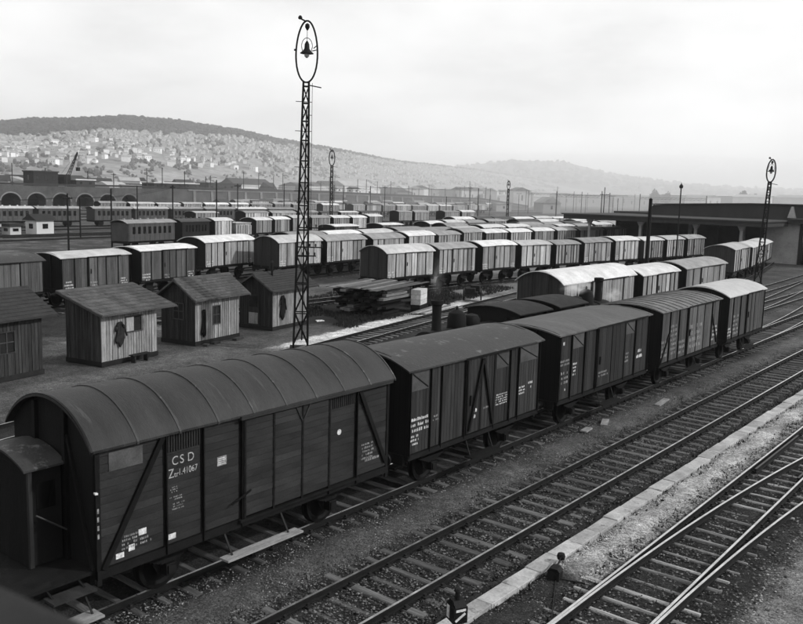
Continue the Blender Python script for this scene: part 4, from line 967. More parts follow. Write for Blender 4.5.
# ------------------------------------------------------------------ lamp masts
M_MAST = mat('mast_steel', .016, .3, 4, .6, .05, bump=.1)
M_LAMP = mat('lamp_glass', .35, .2, 3, .25, 0, bump=0, spec=.5)
M_INSUL = mat('insulator', .05, .2, 3, .3, 0, bump=0)
def ring_mast(label, x, y, H, w0, w1, full=True, rz=None, lean=0, tk=1.):
    rz = math.atan2(-x, y)+.0 if rz is None else rz                # ring broadside on
    root = empty('lamp_mast', (x, y, GZ), rz); root.rotation_euler[1] = lean; tag(root, label, 'lamp mast', 'ring-topped lamp masts')
    hr = H*.18; zt = H-hr
    wz = lambda z: w0+(w1-w0)*z/zt
    MB().box(-w0*.75, -w0*.75, -.2, w0*.75, w0*.75, .12).build('footing', M_PLINTH, root)
    for sx in (-1, 1):
        for sy in (-1, 1): MB().bar((sx*w0/2, sy*w0/2, .1), (sx*w1/2, sy*w1/2, zt), .105*tk, .105*tk).build('leg', M_MAST, root)
    mb = MB(); z = .3; k = 0
    while z < zt-.2:
        st = wz(z)*1.9+.25; z2 = min(z+st, zt)
        a, b = wz(z)/2, wz(z2)/2
        for fx, fy in ((1, 0), (-1, 0), (0, 1), (0, -1)):
            for s in ((1,) if not full else (1, -1)):
                s = s if full else (1 if k % 2 else -1)
                p = (fx*a-fy*s*a, fy*a+fx*s*a, z); q = (fx*b+fy*s*b, fy*b-fx*s*b, z2); mb.bar(p, q, .05*tk, .05*tk)
            mb.bar((fx*b-fy*b, fy*b+fx*b, z2), (fx*b+fy*b, fy*b-fx*b, z2), .055*tk, .055*tk)
        z = z2; k += 1
    mb.build('lattice_bracing', M_MAST, root)
    # elliptical ring
    a, b, n = hr*.178, hr*.5, 36; cz = zt+b; rr = .045 if full else .05*tk
    pts = [(a*math.sin(2*math.pi*i/n)*(1+.10*math.cos(2*math.pi*i/n)), 0, cz-b*math.cos(2*math.pi*i/n)) for i in range(n)]
    mb = MB()
    for i in range(n): mb.tube(pts[i], pts[(i+1) % n], rr, 8)
    mb.build('ring', M_MAST, root, True)
    MB().tube((-.34*a/.53, 0, H+.08), (-.08, 0, H-.03), .04, 6).lathe([(.02, -.08), (.09, -.06), (.11, 0), (.07, .09), (.02, .12)], (-.36*a/.53, 0, H+.12), 'z', 10).build('finial', M_MAST, root, True)
    ch = MB().lathe([(.02, 0), (.10, -.05), (.12, -.18), (.06, -.30), (.03, -.34)], (0, 0, H-.12), 'z', 12); ch.tube((0, 0, H-.4), (0, 0, cz+.5), .014, 6); ch.build('chain', M_MAST, root, True)
    lp = empty('lamp', (0, 0, 0)); lp.parent = root
    MB().lathe([(.03, .52), (.05, .50), (.09, .42), (.12, .36), (.13, .15), (.20, .05), (.33, -.06), (.34, -.09), (.30, -.08), (.1, -.02)], (0, 0, cz), 'z', 18).build('lamp_hood', M_MAST, lp, True)
    MB().lathe([(.10, -.02), (.13, -.1), (.12, -.22), (.04, -.30)], (0, 0, cz), 'z', 14).build('lamp_globe', M_LAMP, lp, True)
    mb = MB(); m_ = 16
    for i in range(m_): t0, t1 = math.pi*i/m_, math.pi*(i+1)/m_; mb.tube((.27*math.cos(t0), 0, cz+.35+.42*math.sin(t0)-.1), (.27*math.cos(t1), 0, cz+.35+.42*math.sin(t1)-.1), .018, 6)
    for s in (-1, 1): mb.tube((s*.27, 0, cz+.25), (s*.2, 0, cz-.05), .02, 6)
    mb.build('lamp_yoke', M_MAST, lp, True)
    mb = MB(); mb.tube((a*.98, 0, cz+.12), (a*.5, 0, cz+.05), .025, 6); mb.tube((a*.98, 0, cz+.35), (a*.62, 0, cz+.18), .025, 6); mb.tube((-a*1.2, 0, cz+.06), (-a*.95, 0, cz+.06), .05, 6); mb.build('winch_pulley', M_MAST, root)
    MB().bar((.1, 0, zt-.12), (.85*w1/.3, 0, zt-.22), .05, .04).build('bracket_arm', M_MAST, root)
    if full:
        for i, z in enumerate((zt-.95, zt-1.6, zt-2.4, zt-4.2, zt-5.4)):
            MB().bar((-.5 if i != 1 else -.15, 0, z), (.32, 0, z), .03, .03).build('step_bar', M_MAST, root)
        for z, xe in ((6.35, 1.05), (5.35, 1.05), (4.9, .7)):
            ar = MB().bar((-.25, .05, z), (xe, .05, z), .06, .05).build('insulator_arm', M_MAST, root)
            for k in range(3): MB().lathe([(.015, 0), (.045, .03), (.04, .07), (.05, .09), (.03, .16)], (xe-.08-.3*k, .05, z+.03), 'z', 8).build('insulator', M_INSUL, ar)
        mb = MB().tube((.38, .1, 6.4), (.31, .1, zt), .012, 5); mb.build('lamp_cable', M_MAST, root)
        MB().bar((.06, -.1, .5), (.05, -.06, zt*.9), .07, .07).build('cable_duct', M_MAST, root)
    return root
ring_mast('tall lattice lamp mast with an oval ring, standing by the huts', -31.2, 31.0, 16.6, .74, .27, rz=math.atan2(31.2, 31.0), lean=R(.6))
ring_mast('slim ring-topped lamp mast far off beside the tall one', -104., 110.6, 15.3, .5, .35, False, rz=.78, tk=1.7)
ring_mast('lattice lamp mast with an oval ring, at the right by the goods shed', -25.3, 91., 12.6, .62, .26, False, rz=.3, lean=R(2.0), tk=1.35)
ring_mast('faint ring-topped lamp mast in the middle distance', -118., 193., 12.0, .55, .4, False, rz=.6, tk=1.8)

# ------------------------------------------------------------------ poles
M_POLE = mat('tarred_pole', .02, .3, 3, .8, .1, stretch=(3, 3, .5), bump=.2)
def pole(label, x, y, H, r=.13, arms=(), kind='pole', lean=0, lamp=False):
    root = empty('wooden_pole' if not arms else 'line_pole', (x, y, GZ)); root.rotation_euler = (0, lean, 0); tag(root, label, 'pole', 'poles across the yard')
    MB().tube((0, 0, -.1), (0, 0, H), r, 10, r*.75).build('shaft', M_POLE, root, True)
    MB().lathe([(r*.78, 0), (r*.8, .05), (r*.2, .12)], (0, 0, H), 'z', 10).build('cap', M_POLE, root)
    for z, wd in arms:
        a = MB().box(-wd/2, -.05, z-.06, wd/2, .05, z+.06).build('cross_arm', M_POLE, root); a.rotation_euler[2] = .75
        for k in (-.42, -.2, .2, .42): MB().lathe([(.02, 0), (.05, .03), (.03, .16)], (k*wd, 0, z+.06), 'z', 6).build('insulator', M_INSUL, a)
    if lamp: MB().lathe([(.03, 0), (.2, .05), (.24, .3), (.05, .55), (.02, .7)], (0, 0, H), 'z', 10).build('lamp_head', M_INSUL, root, True)
    return root
pole('stout plain wooden pole among the vans past the locomotives', -25.2, 61.5, 8.25, .17)
pole('slim lamp post in front of the goods shed', -36.6, 98., 9.6, .09, lamp=True)
for i, (x, y, H, arms) in enumerate(((-97.1, 56.3, 6.9, ((6.4, 1.2),)), (-118., 70.4, 6.2, ()), (-97.7, 62.7, 7.6, ()), (-110.4, 81.6, 8.3, ((8.0, .8),)), (-107.6, 87.9, 9.3, ()), (-150., 143., 9.5, ()), (-128., 60., 7.0, ()), (-135., 92., 8.0, ()), (-140., 120., 9.0, ((8.6, 1.4),)), (-160., 175., 9.5, ()), (-170., 205., 10, ((9.5, 1.6),)), (-175., 260., 11, ((10.4, 1.8),)))):
    pole('line pole %s from the left in the far yard' % ORD[i], x, y, H, .12, arms)
M_WIRE = mat('line_wire', .03, .1, 1, .6, 0, bump=0)
for i, (pa_, pb_) in enumerate((((-97.1, 56.3, 6.3), (-110.4, 81.6, 7.9)), ((-110.4, 81.6, 7.9), (-140., 120., 8.5)), ((-140., 120., 8.5), (-170., 205., 9.4)), ((-170., 205., 9.4), (-175., 260., 10.3)), ((-97.1, 56.3, 6.3), (-88., 20., 6.3)))):
    mb = MB()
    for off in (-.45, .45):
        P = [(pa_[0]+(pb_[0]-pa_[0])*t+off*.7, pa_[1]+(pb_[1]-pa_[1])*t+off*.7, pa_[2]+(pb_[2]-pa_[2])*t-2.2*t*(1-t)) for t in np.linspace(0, 1, 9)]
        for a, b in zip(P, P[1:]): mb.tube(a, b, .022, 4)
    tag(mb.build('overhead_wire', M_WIRE), 'pair of sagging line wires, %s span from the left in the far yard' % ORD[i], 'wire', 'line wires over the far yard')
# catenary portals in the distance
M_CAT = mat('catenary_steel', .05, .2, 2, .6, .1, bump=0)
def portal(label, x, y, H, wd, rz):
    root = empty('catenary_portal', (x, y, GZ), rz); tag(root, label, 'portal', 'catenary portals beyond the yard')
    for s in (-1, 1): MB().box(s*wd/2-.15, -.15, 0, s*wd/2+.15, .15, H+1.2).build('mast', M_CAT, root)
    mb = MB(); mb.box(-wd/2, -.1, H-.1, wd/2, .1, H); mb.box(-wd/2, -.1, H-.8, wd/2, .1, H-.72)
    n = int(wd/1.6)
    for k in range(n): a = -wd/2+wd*k/n; mb.bar((a, 0, H-.76), (a+wd/n, 0, H-.05), .06, .06)
    mb.build('truss', M_CAT, root)
for i, (x, y, H, wd) in enumerate(((-189., 350., 9.5, 24), (-150., 300., 9., 20), (-230., 420., 10, 26), (-215., 240., 9., 14), (-130., 340., 9., 26), (-240., 520., 10., 30))):
    portal('catenary portal, %s nearest beyond the yard' % ORD[i], x, y, H, wd, .5)

# ------------------------------------------------------------------ point lever, lantern
lv = empty('point_lever', (-8.13, 15.95, GZ), .2); lv.scale = (.66, .66, .72); tag(lv, 'black ground lever box with a ball weight beside the slabs', 'point lever')
MB().box(-.20, -.22, 0, .20, .22, .30).build('box', M_IRON, lv)
MB().prism([(-.22, .30), (.22, .30), (.12, .40), (-.12, .40)], 'y', -.2, .2).build('lid', M_IRON, lv)
MB().tube((0, .1, .28), (-.12, 1.05, .30), .025, 8).build('arm', M_IRON, lv)
MB().lathe([(.02, -.12), (.12, -.09), (.15, 0), (.12, .09), (.02, .12)], (-.14, 1.15, .30), 'z', 14).build('weight', M_IRON, lv, True)
MB().bar((.1, -.2, .06), (.9, -3.4, .03), .03, .03).build('rod', M_PLATE, lv)
MB().bar((.2, .0, .05), (1.0, .1, .05), .04, .04).build('rod', M_PLATE, lv)
pl = empty('point_lantern', (-8.30, 12.42, GZ), -.5); tag(pl, 'black point lantern with white bars at the bottom edge by the slabs', 'point lantern')
MB().tube((0, 0, 0), (0, 0, .40), .035, 8).build('stem', M_IRON, pl)
bd = MB().box(-.16, -.14, .40, .16, .14, .72).build('body', M_IRON, pl)
MB().prism([(-.17, .72), (.17, .72), (.07, .82), (-.07, .82)], 'y', -.12, .12).build('top', M_IRON, pl)
MB().tube((0, 0, .82), (0, 0, .97), .05, 10, .045).lathe([(.05, .97), (.075, .98), (.06, 1.03), (.02, 1.05)], n=10).build('chimney', M_IRON, pl, True)
# white panel on one face, two white bars on the next
MB().box(-.13, -.149, .45, -.03, -.1405, .69).build('panel', M_CHALK, bd)
MB().bar((.1655, -.10, .66), (.1655, .10, .665), .045, .008, (0, 0, 1)).build('bar', M_CHALK, bd)
MB().bar((.1655, -.11, .46), (.1655, .09, .60), .045, .008, (0, 0, 1)).build('bar', M_CHALK, bd)
for k, (x, y, rz, L) in enumerate(((-12.55, 33.2, .1, 1.4), (-12.9, 28.6, .35, .9), (-12.95, 27.2, .1, .6))):
    o = MB().box(-.12, -L/2, 0, .12, L/2, .05).build('board', M_PLANKPALE, None, False, (x, y, GZ+.06), rz); tag(o, ('pale board lying beside the fourth van of the near train', 'narrow board lying beside the gap after the third van', 'short board lying beside the third van of the near train')[k], 'board')

# ------------------------------------------------------------------ tank locomotives
M_LOCO = mat('loco_black', .02, .3, 4, .75, .1, bump=.15, spec=.12)
M_LOCOR = mat('loco_cab_roof', .035, .4, 2, .7, .05, bump=.3, spots=(2, .6, .03))
def loco(label, Y0, d, dome2, seed):
    """tank locomotive, chimney towards d; Y0 = chimney"""
    root = empty('tank_locomotive', (-18.8, Y0, 0), 0 if d > 0 else math.pi); tag(root, label, 'locomotive', 'tank locomotives standing back to back')
    # local: chimney at y=0, cab at y=-4..-6.4, facing +y
    MB().box(-1.15, -7.2, .85, 1.15, 1.25, 1.15).build('frame', M_FRAME, root)
    MB().lathe([(.3, -4.0), (.72, -4.0), (.72, -.55), (.76, -.55), (.76, .62), (.6, .70), (.2, .74)], (0, 0, 2.15), 'y', 24).build('boiler', M_LOCO, root, True)
    MB().box(-.5, -3.9, 1.15, .5, .5, 1.6).build('firebox', M_LOCO, root)
    for s in (-1, 1):
        MB().box(s*1.32, -4.0, 1.15, s*.74, -1.0, 2.25).build('side_tank', M_LOCO, root)
        MB().box(s*1.25, -.2, .55, s*.95, .9, 1.1).build('cylinder', M_LOCO, root)
        for y in (-.6, -2.1, -3.6, -5.6): link(wheel_mesh(), 'wheel', root, (s*.75, y, .52), math.pi if s > 0 else 0)
        MB().bar((s*1.0, -.5, .5), (s*1.0, -3.7, .5), .1, .05).build('coupling_rod', M_RAILDULL, root)
        link(buffer_mesh(), 'buffer', root, (s*.87, 1.25, 1.03)); link(buffer_mesh(), 'buffer', root, (s*.87, -7.2, 1.03), math.pi)
    MB().lathe([(.24, 2.8), (.19, 2.95), (.17, 3.5), (.19, 3.85), (.235, 3.9), (.245, 4.05), (.2, 4.06), (.15, 4.0)], (0, 0, 0), 'z', 20).build('chimney', M_LOCO, root, True)
    dm = MB().lathe([(.40, 2.75), (.38, 2.95), (.37, 3.25), (.31, 3.45), (.16, 3.56), (.06, 3.58)], (0, -1.35, 0), 'z', 20).build('steam_dome', M_LOCO, root, True)
    MB().lathe([(.05, 3.56), (.06, 3.64), (.03, 3.72)], (0, -1.35, 0), 'z', 8).build('safety_valve', M_LOCO, dm)
    MB().lathe([(.36, 2.75), (.35, 2.95), (.34, 3.12), (.25, 3.26), (.05, 3.32)], (0, -2.4, 0), 'z', 20).build('sand_dome', M_LOCO, root, True)
    cab = empty('cab', (0, 0, 0)); cab.parent = root
    y0, y1, hw = -6.35, -4.0, 1.28
    MB().prism([(hw, 1.15)]+segment(hw, 3.26, .2, 10)+[(-hw, 1.15)], 'y', y1-.05, y1).build('cab_front', M_LOCO, cab)
    MB().prism([(hw, 3.0)]+segment(hw, 3.26, .2, 10)+[(-hw, 3.0)], 'y', y0, y0+.05).build('cab_back_header', M_LOCO, cab)
    MB().box(-hw, y0, 1.15, hw, y0+.05, 2.35).build('cab_back', M_LOCO, cab)
    for s in (-1, 1):
        MB().box(s*hw, y0, 1.15, s*(hw-.05), y1, 2.3).build('cab_side', M_LOCO, cab)
        for a, b in ((y0, y0+.35), (y1-.45, y1-.05), ((y0+y1)/2-.1, (y0+y1)/2+.1)): MB().box(s*hw, a, 2.3, s*(hw-.05), b, 3.2).build('cab_pillar', M_LOCO, cab)
        MB().box(s*hw, y0, 3.0, s*(hw-.05), y1-.05, 3.28).build('cab_header', M_LOCO, cab)
        MB().lathe([(.14, 0), (.16, .0), (.16, .03), (.14, .03)], (s*.7, y1-.01, 2.9), 'y', 14).build('cab_window', M_GLASS, cab)
    shell(MB(), segment(hw+.12, 3.27, .23, 12), y0-.3, y1+.12, .05, 2, .003).build('cab_roof', M_LOCOR, cab, True)
    MB().box(-1.2, -7.15, 1.15, 1.2, y0, 2.3).build('bunker', M_LOCO, root)
    mb = MB().lathe([(.05, 0), (.12, .02), (.12, .2), (.05, .28)], (.85, 1.15, 1.2), 'z', 10); mb.build('head_lamp', M_IRON, root)
    return root
loco('black tank locomotive with its chimney and domes showing above the second van', 25.95, -1, 1, 1)
loco('black tank locomotive facing away, its cab close behind the other locomotive', 39.9, 1, 0, 2)

# ------------------------------------------------------------------ viaduct
M_STONE = mat('viaduct_stone', .199, .35, .25, .9, .05, bump=.2, fine=3)
M_VOUS = mat('viaduct_arch_stone', .15, .3, .3, .9, .2, bump=.2, fine=3, raw=True)
M_CAVE = mat('arch_infill', .05, .3, .3, .9, .05, bump=0)
va = empty('viaduct', (-281, 150, GZ)); tag(va, 'long stone railway viaduct with arches, sloping down to an embankment', 'viaduct')
AY = [142.9+9.1*k-.4 for k in range(-9, 6)]
prev = AY[0]-4.6-150
top = lambda y: 7.0+.3*math.sin(y*.01)-max(0, (y-300)/60.)*.62-max(0, (y-430)/40.)*2.6
mb = MB()
def pier_block(a, b, z0, z1): mb.box(-6, a, z0, 0, b, z1)
aw, ah = 3.3, 4.35
for y in AY:
    c = y-150; n = 10
    pts = [(c-aw, -.1), (c-aw, 1.6)]+[(c-aw*math.cos(math.pi*k/n), 1.6+(ah-1.6)*math.sin(math.pi*k/n)) for k in range(1, n)]+[(c+aw, 1.6), (c+aw, -.1)]
    # spandrel panels either side of the opening and above it
    for (p, q) in zip(pts, pts[1:]):
        if abs(q[0]-p[0]) < 1e-6: continue
        mb.prism([(p[0], p[1]), (q[0], q[1]), (q[0], 7.0), (p[0], 7.0)], 'x', -6, 0)
    mb.box(-6, prev, -.1, 0, c-aw, 7.0); prev = c+aw
    MB().box(-6.5, c-aw-.3, -.1, -5, c+aw+.3, ah+.1).build('arch_infill', M_CAVE, va)
    ring = [(c-(aw+.1)*math.cos(math.pi*k/14), 1.6+(ah-1.5)*math.sin(math.pi*k/14)) for k in range(15)]; ro_ = [(c-(aw+.5)*math.cos(math.pi*k/14), 1.6+(ah-1.1)*math.sin(math.pi*k/14)) for k in range(15)]
    a_ = MB()
    for k in range(14): a_.prism([ring[k], ring[k+1], ro_[k+1], ro_[k]], 'x', .0, .18)
    a_.build('arch_ring', M_VOUS, va)
mb.box(-6, prev, -.1, 0, 215-150, 7.0); mb.build('arcade_wall', M_STONE, va)
ys = list(np.linspace(215, 485, 30)); em = MB()
for a, b in zip(ys, ys[1:]): em.prism([(a-150, -.2), (b-150, -.2), (b-150, max(0, top(b))), (a-150, max(0, top(a)))], 'x', -9, 0)
em.build('embankment_wall', M_STONE, va)
for a in np.arange(218, 470, 9.): MB().prism([(.0, -.2), (.9, -.2), (.35, max(.3, top(a)-.9)), (.0, max(.35, top(a)-.6))], 'y', a-150-.6, a-150+.6).build('buttress', M_VOUS, va)
for a, b in zip(ys, ys[1:]):
    if top(b) > 1.5: MB().prism([(a-150, top(a)-.75), (b-150, top(b)-.75), (b-150, top(b)-.4), (a-150, top(a)-.4)], 'x', 0, .5).build('string_course', M_VOUS, va)
pp = MB()
for a, b in zip([60]+ys, ys): pp.prism([(a-150, top(max(a, 215))-.02 if a > 100 else 6.98), (b-150, top(b)-.02), (b-150, top(b)+.7 if top(b) > .5 else .1), (a-150, (top(a) if a > 100 else 7.)+.7)], 'x', -.1, .25)
pp.build('parapet', M_FASC, va)
# buildings, crane and gear on and beyond the viaduct
M_BWALL = [mat('far_wall_%s' % n, c, .15, .2, .9, .25, bump=0) for n, c in (('dark', .10), ('grey', .26), ('pale', .45), ('white', .62))]
M_BROOF = [mat('far_roof_%s' % n, c, .2, .2, .9, .25, bump=0) for n, c in (('dark', .09), ('grey', .26))]
def building(name, label, cat, x, y, z, w_, d, h, rh, rz, wall, roof, wins=0, group=None):
    root = empty(name, (x, y, z), rz); tag(root, label, cat, group)
    MB().box(-w_/2, -d/2, -1, w_/2, d/2, h).build('wall', wall, root)
    if rh > 0: MB().prism([(-w_/2-.4, h+.01), (w_/2+.4, h+.01), (0, h+rh)], 'y', -d/2-.4, d/2+.4).build('roof', roof, root)
    else: MB().box(-w_/2-.3, -d/2-.3, h+.005, w_/2+.3, d/2+.3, h+.45).build('roof', roof, root)
    for k in range(wins):
        yy = -d/2+d*(k+.5)/wins; MB().box(w_/2-.1, yy-.5, h*.4, w_/2+.06, yy+.5, h*.75).build('window', M_GLASS, root)
        if k < max(1, wins//2): xx = -w_/2+w_*(k+.5)/max(1, wins//2); MB().box(xx-.45, -d/2-.06, h*.4, xx+.45, -d/2+.1, h*.75).build('window', M_GLASS, root)
    return root
VZ = 6.9
r_v = random.Random(12)
for i in range(16):
    a = 218+i*12+r_v.uniform(-3, 3); building('lineside_hut', 'lineside hut or store at the foot of the embankment', 'hut', -268+r_v.uniform(-6, 10), a, GZ, r_v.uniform(3, 5), r_v.uniform(4, 10), r_v.uniform(2.4, 4), r_v.choice((0, 1.2)), 0, M_BWALL[r_v.choice((1, 2, 3, 0))], M_BROOF[i % 2], 2, 'lineside huts below the embankment')
building('signal_shed', 'dark flat-roofed shed on top of the viaduct, left of the crane', 'shed', -286, 156, VZ, 7, 9, 4.6, 0, 0, M_BWALL[0], M_BROOF[0], 3)
building('signal_shed', 'low shed with a pale roof on the viaduct behind the crane', 'shed', -287, 172, VZ, 6, 7.5, 2.2, 0, 0, M_BWALL[0], M_BWALL[2], 2)
building('signal_shed', 'small dark cabin with a pale side at the far end of the viaduct deck', 'shed', -286, 320, 6.6, 4, 5, 2.6, .8, 0, M_BWALL[2], M_BROOF[0], 1)
building('house', 'white-walled house beside the leftmost viaduct arch', 'house', -276, 131.5, GZ, 6, 6, 7.6, 2, 0, M_BWALL[3], M_BROOF[0], 2)
building('signal_shed', 'white box-like cabin on the viaduct deck', 'shed', -284, 306, 6.7, 3, 4, 2.6, 0, 0, M_BWALL[3], M_BROOF[1], 1)
building('goods_building', 'long low building with a pale roof on the embankment', 'building', -292, 215, 6.5, 8, 22, 2.4, 0, 0, M_BWALL[0], M_BWALL[2], 6)
building('goods_building', 'dark low building on the embankment right of the pale-roofed one', 'building', -292, 240, 6.5, 8, 18, 2.8, 0, 0, M_BWALL[0], M_BROOF[0], 5)
r_m = random.Random(31)
for i in range(34):
    y = 128+i*9.6+r_m.uniform(-4, 4); H = r_m.uniform(4.5, 8.5); dz = max(0, top(max(y, 215))) if y > 215 else 7.0
    if dz < 2: dz = 0
    mroot = empty('deck_mast', (-283.5+r_m.uniform(-4, 2.5), y, GZ+dz-.1), r_m.uniform(-.3, .3)); tag(mroot, 'thin mast standing on the viaduct or its embankment', 'mast', 'masts along the viaduct deck')
    MB().box(-.11, -.11, 0, .11, .11, H).build('shaft', M_CAT, mroot)
    if i % 2: MB().box(-.06, -.1, H-.9, .06, 3.2, H-.78).bar((0, .1, H-.1), (0, 2.8, H-.8), .07, .07).build('arm', M_CAT, mroot)
    elif i % 3 == 0: MB().box(-.06, -1.1, H-.5, .06, 1.1, H-.38).build('arm', M_CAT, mroot)
cr = empty('jib_crane', (-287, 165.5, VZ), .35); tag(cr, 'dark jib crane standing on the viaduct', 'crane')
MB().box(-2, -2.6, 0, 2, 2.6, .8).build('carriage', M_MAST, cr); MB().box(-1.6, -2.2, .8, 1.6, 1.4, 3.2).build('crane_house', M_MAST, cr); MB().prism([(-2.3, 3.2), (1.5, 3.2), (1.0, 4.1), (-1.8, 4.1)], 'x', -1.65, 1.65).build('house_roof', M_MAST, cr)
jb = MB(); A, B = Vector((0, .8, 2.2)), Vector((0, 7.2, 12.2))
for s in (-.45, .45):
    jb.bar(A+Vector((s, 0, .5)), B+Vector((s*.4, 0, .15)), .2, .2); jb.bar(A+Vector((s, .7, -.2)), B+Vector((s*.4, .1, -.15)), .2, .2)
for k in range(9):
    t0, t1 = k/9, (k+1)/9; P, Q = A.lerp(B, t0), A.lerp(B, t1)
    for s in (-.45, .45): jb.bar(P+Vector((s*(1-.6*t0), 0, .45-.3*t0)), Q+Vector((s*(1-.6*t1), .6-.5*t1, -.15)), .11, .11)
jb.build('jib', M_MAST, cr); MB().bar((0, -1.8, 4.1), (0, 7.0, 12.2), .05, .05).build('stay_rope', M_MAST, cr)
MB().bar((0, 7.3, 12.2), (0, 7.3, 7.0), .05, .05).build('hoist_rope', M_MAST, cr); MB().box(-.5, 6.7, 5.6, .5, 7.9, 6.9).build('grab', M_MAST, cr)
# small white hut and sheds in the far yard at left
building('yard_hut', 'small white-fronted hut with a dark gable in the far yard at left', 'hut', -131.5, 71.3, GZ, 2.6, 3.3, 2.2, 1.0, .18, M_BWALL[3], M_BROOF[0], 1)
building('yard_hut', 'low pale shed left of the small white hut', 'hut', -131.5, 66.6, GZ, 2, 2.0, 1.3, 0, .18, M_BWALL[2], M_BROOF[0], 1)
building('yard_hut', 'tiny pale shed at the left picture edge', 'hut', -132., 63.6, GZ, 2., 1.2, 1.2, 0, .18, M_BWALL[2], M_BROOF[1], 1)
# buildings and trees behind the goods shed and beyond the yard, haze put into the buildings' lighter tones
building('house', 'grey gabled house standing behind the goods shed canopy', 'house', -205, 372, GZ, 9, 12, 5.0, 3.0, .9, M_BWALL[1], M_BROOF[1], 3)
building('house', 'small pale building left of the gabled house behind the shed', 'house', -230, 370, GZ, 8, 8, 3.6, 0, .9, M_BWALL[1], M_BROOF[1], 2)
building('factory', 'long grey factory hall beyond the yard right of the embankment', 'factory', -420, 690, GZ, 18, 130, 7.5, 1.5, -.35, M_BWALL[1], M_BROOF[1], 10)
building('factory', 'long low warehouse behind the gabled house', 'factory', -330, 720, GZ, 18, 120, 8.2, 0, -.55, M_BWALL[1], M_BROOF[1], 9)
for i, (px, d, h, wd) in enumerate(((615, 330, 9, 14), (640, 360, 8, 22), (670, 340, 10.5, 16), (700, 330, 9.5, 25), (730, 350, 11, 14), (752, 300, 10.5, 13), (775, 320, 11.5, 20), (798, 300, 11, 18), (585, 420, 9, 24), (560, 460, 9, 26))):
    hx, hy, _ = heading(px); building('town_building', 'town building, %s of those behind the goods shed roof' % ORD[i], 'building', hx*d*2.4, hy*d*2.4, GZ, 12, wd*2, h*.9+2.5, 2 if i % 2 else 0, .8+.3*(i % 3), M_BWALL[1+i % 2], M_BROOF[i % 2], 4, 'town buildings behind the goods shed')
# ------------------------------------------------------------------ hills
def interp(tab, x): return float(np.interp(x, [a for a, _ in tab], [b for _, b in tab]))
HZ = lambda px: HZ_Y+HZ_SLOPE*(px-IW/2)
RA = [(-420,152),(-250,138),(-120,130),(0,124),(20,121.5),(40,120),(70,120.5),(100,119),(125,117.5),(150,119),(180,122),(200,125),(240,131),(270,138),(300,143),(350,152),(380,158),(400,161.5),(430,164.5),(470,169),(520,177),(600,190),(640,199)]
DA = [(-420,2900),(100,2800),(250,3400),(480,6500),(640,8000)]
RB = [(330,182),(380,174),(420,169),(470,165.5),(490,162),(520,160.5),(560,162),(580,166),(610,174),(640,178),(660,181),(700,185),(750,188),(803,190),(900,195),(1050,208)]
DB = [(330,10500),(560,11000),(803,12000),(1050,12500)]
def hill_pt(tab, dt, px, t, foot=.45):
    hx, hy, _ = heading(px); d = interp(dt, px); y = min(interp(tab, px), HZ(px)-.5)
    zr = CAM_H+d*elev(px, y)
    if t <= 1: s = foot+(1-foot)*t; z = zr*(t**1.25*(1-.25*t)+.25*t*t)
    else: s = 1+(t-1)*.5; z = zr*max(0, 1-(t-1)**2*1.2)
    z += zr*.035*math.sin(px*.045+t*5)*t*(1-min(t, 1))*2
    return hx*d*s, hy*d*s, z-1.0*(t < .02)-.3
def hill_material(name, lo, hi):
    g = NG(name); geo = g.n('ShaderNodeNewGeometry'); p = geo.outputs['Position']
    n = g.noise(p, .012, 6, .65); m_ = g.noise(p, .05, 4, .7)
    g.t.links.new(g.math('MULTIPLY', g.rng(n, .35, .65, lo, hi), g.rng(m_, .3, .7, .6, 1.4)), g.b.inputs['Base Color'])
    g.b.inputs['Roughness'].default_value = 1; g.b.inputs['Specular IOR Level'].default_value = 0; return g.m
def hill(name, tab, dt, x0, x1, nx, m, label):
    ts = [0, .03]+list(np.linspace(.1, 1, 22))+[1.1, 1.3, 1.6, 1.9]; V = []; n = len(ts)
    pxs = np.linspace(x0, x1, nx)
    for px in pxs:
        for t in ts:
            x, y, z = hill_pt(tab, dt, px, t); V.append((x, y, z+(random.uniform(-1.5, 1.5) if .05 < t < 1.2 else 0)))
    idx = np.arange(nx*n).reshape(nx, n); Fq = np.stack([idx[:-1,:-1], idx[1:,:-1], idx[1:,1:], idx[:-1,1:]], -1).reshape(-1, 4)
    return tag(big_mesh(name, np.array(V), Fq, m, True), label, kind='structure')
hill('hill', RB, DB, 330, 1050, 70, hill_material('far_hill', .05, .12), 'low hill far off behind the goods shed')
hill('hill', RA, DA, -420, 640, 110, hill_material('near_hill', .13, .26), 'long wooded hill covered with houses')
ICO_V = []; ph = (1+5**.5)/2
for a, b in ((-1, ph), (1, ph), (-1, -ph), (1, -ph)): ICO_V += [(a, b, 0)]
for a, b in ((-1, ph), (1, ph), (-1, -ph), (1, -ph)): ICO_V += [(0, a, b)]
for a, b in ((-1, ph), (1, ph), (-1, -ph), (1, -ph)): ICO_V += [(b, 0, a)]
ICO_V = np.array(ICO_V)/1.9
from itertools import combinations
def _ico_faces():
    fs = []
    for t in combinations(range(12), 3):
        p = ICO_V[list(t)]
        if max(np.linalg.norm(p[i]-p[j]) for i, j in ((0, 1), (1, 2), (0, 2))) < 1.1:
            n = np.cross(p[1]-p[0], p[2]-p[0]); fs.append(t if n.dot(p.sum(0)) > 0 else (t[0], t[2], t[1]))
    return np.array(fs)
ICO_F = _ico_faces()
def blobs(name, C, S, m, jit=.35):
    n = len(C); v = ICO_V[None]*(1+jit*(rng.random((n, 12, 1))-.5)*2); v = v*S[:, None, :]+C[:, None, :]
    return big_mesh(name, v.reshape(-1, 3), (ICO_F[None]+12*np.arange(n)[:, None, None]).reshape(-1, 3), m)
M_WOOD = hill_material('forest_leaves', .022, .05)
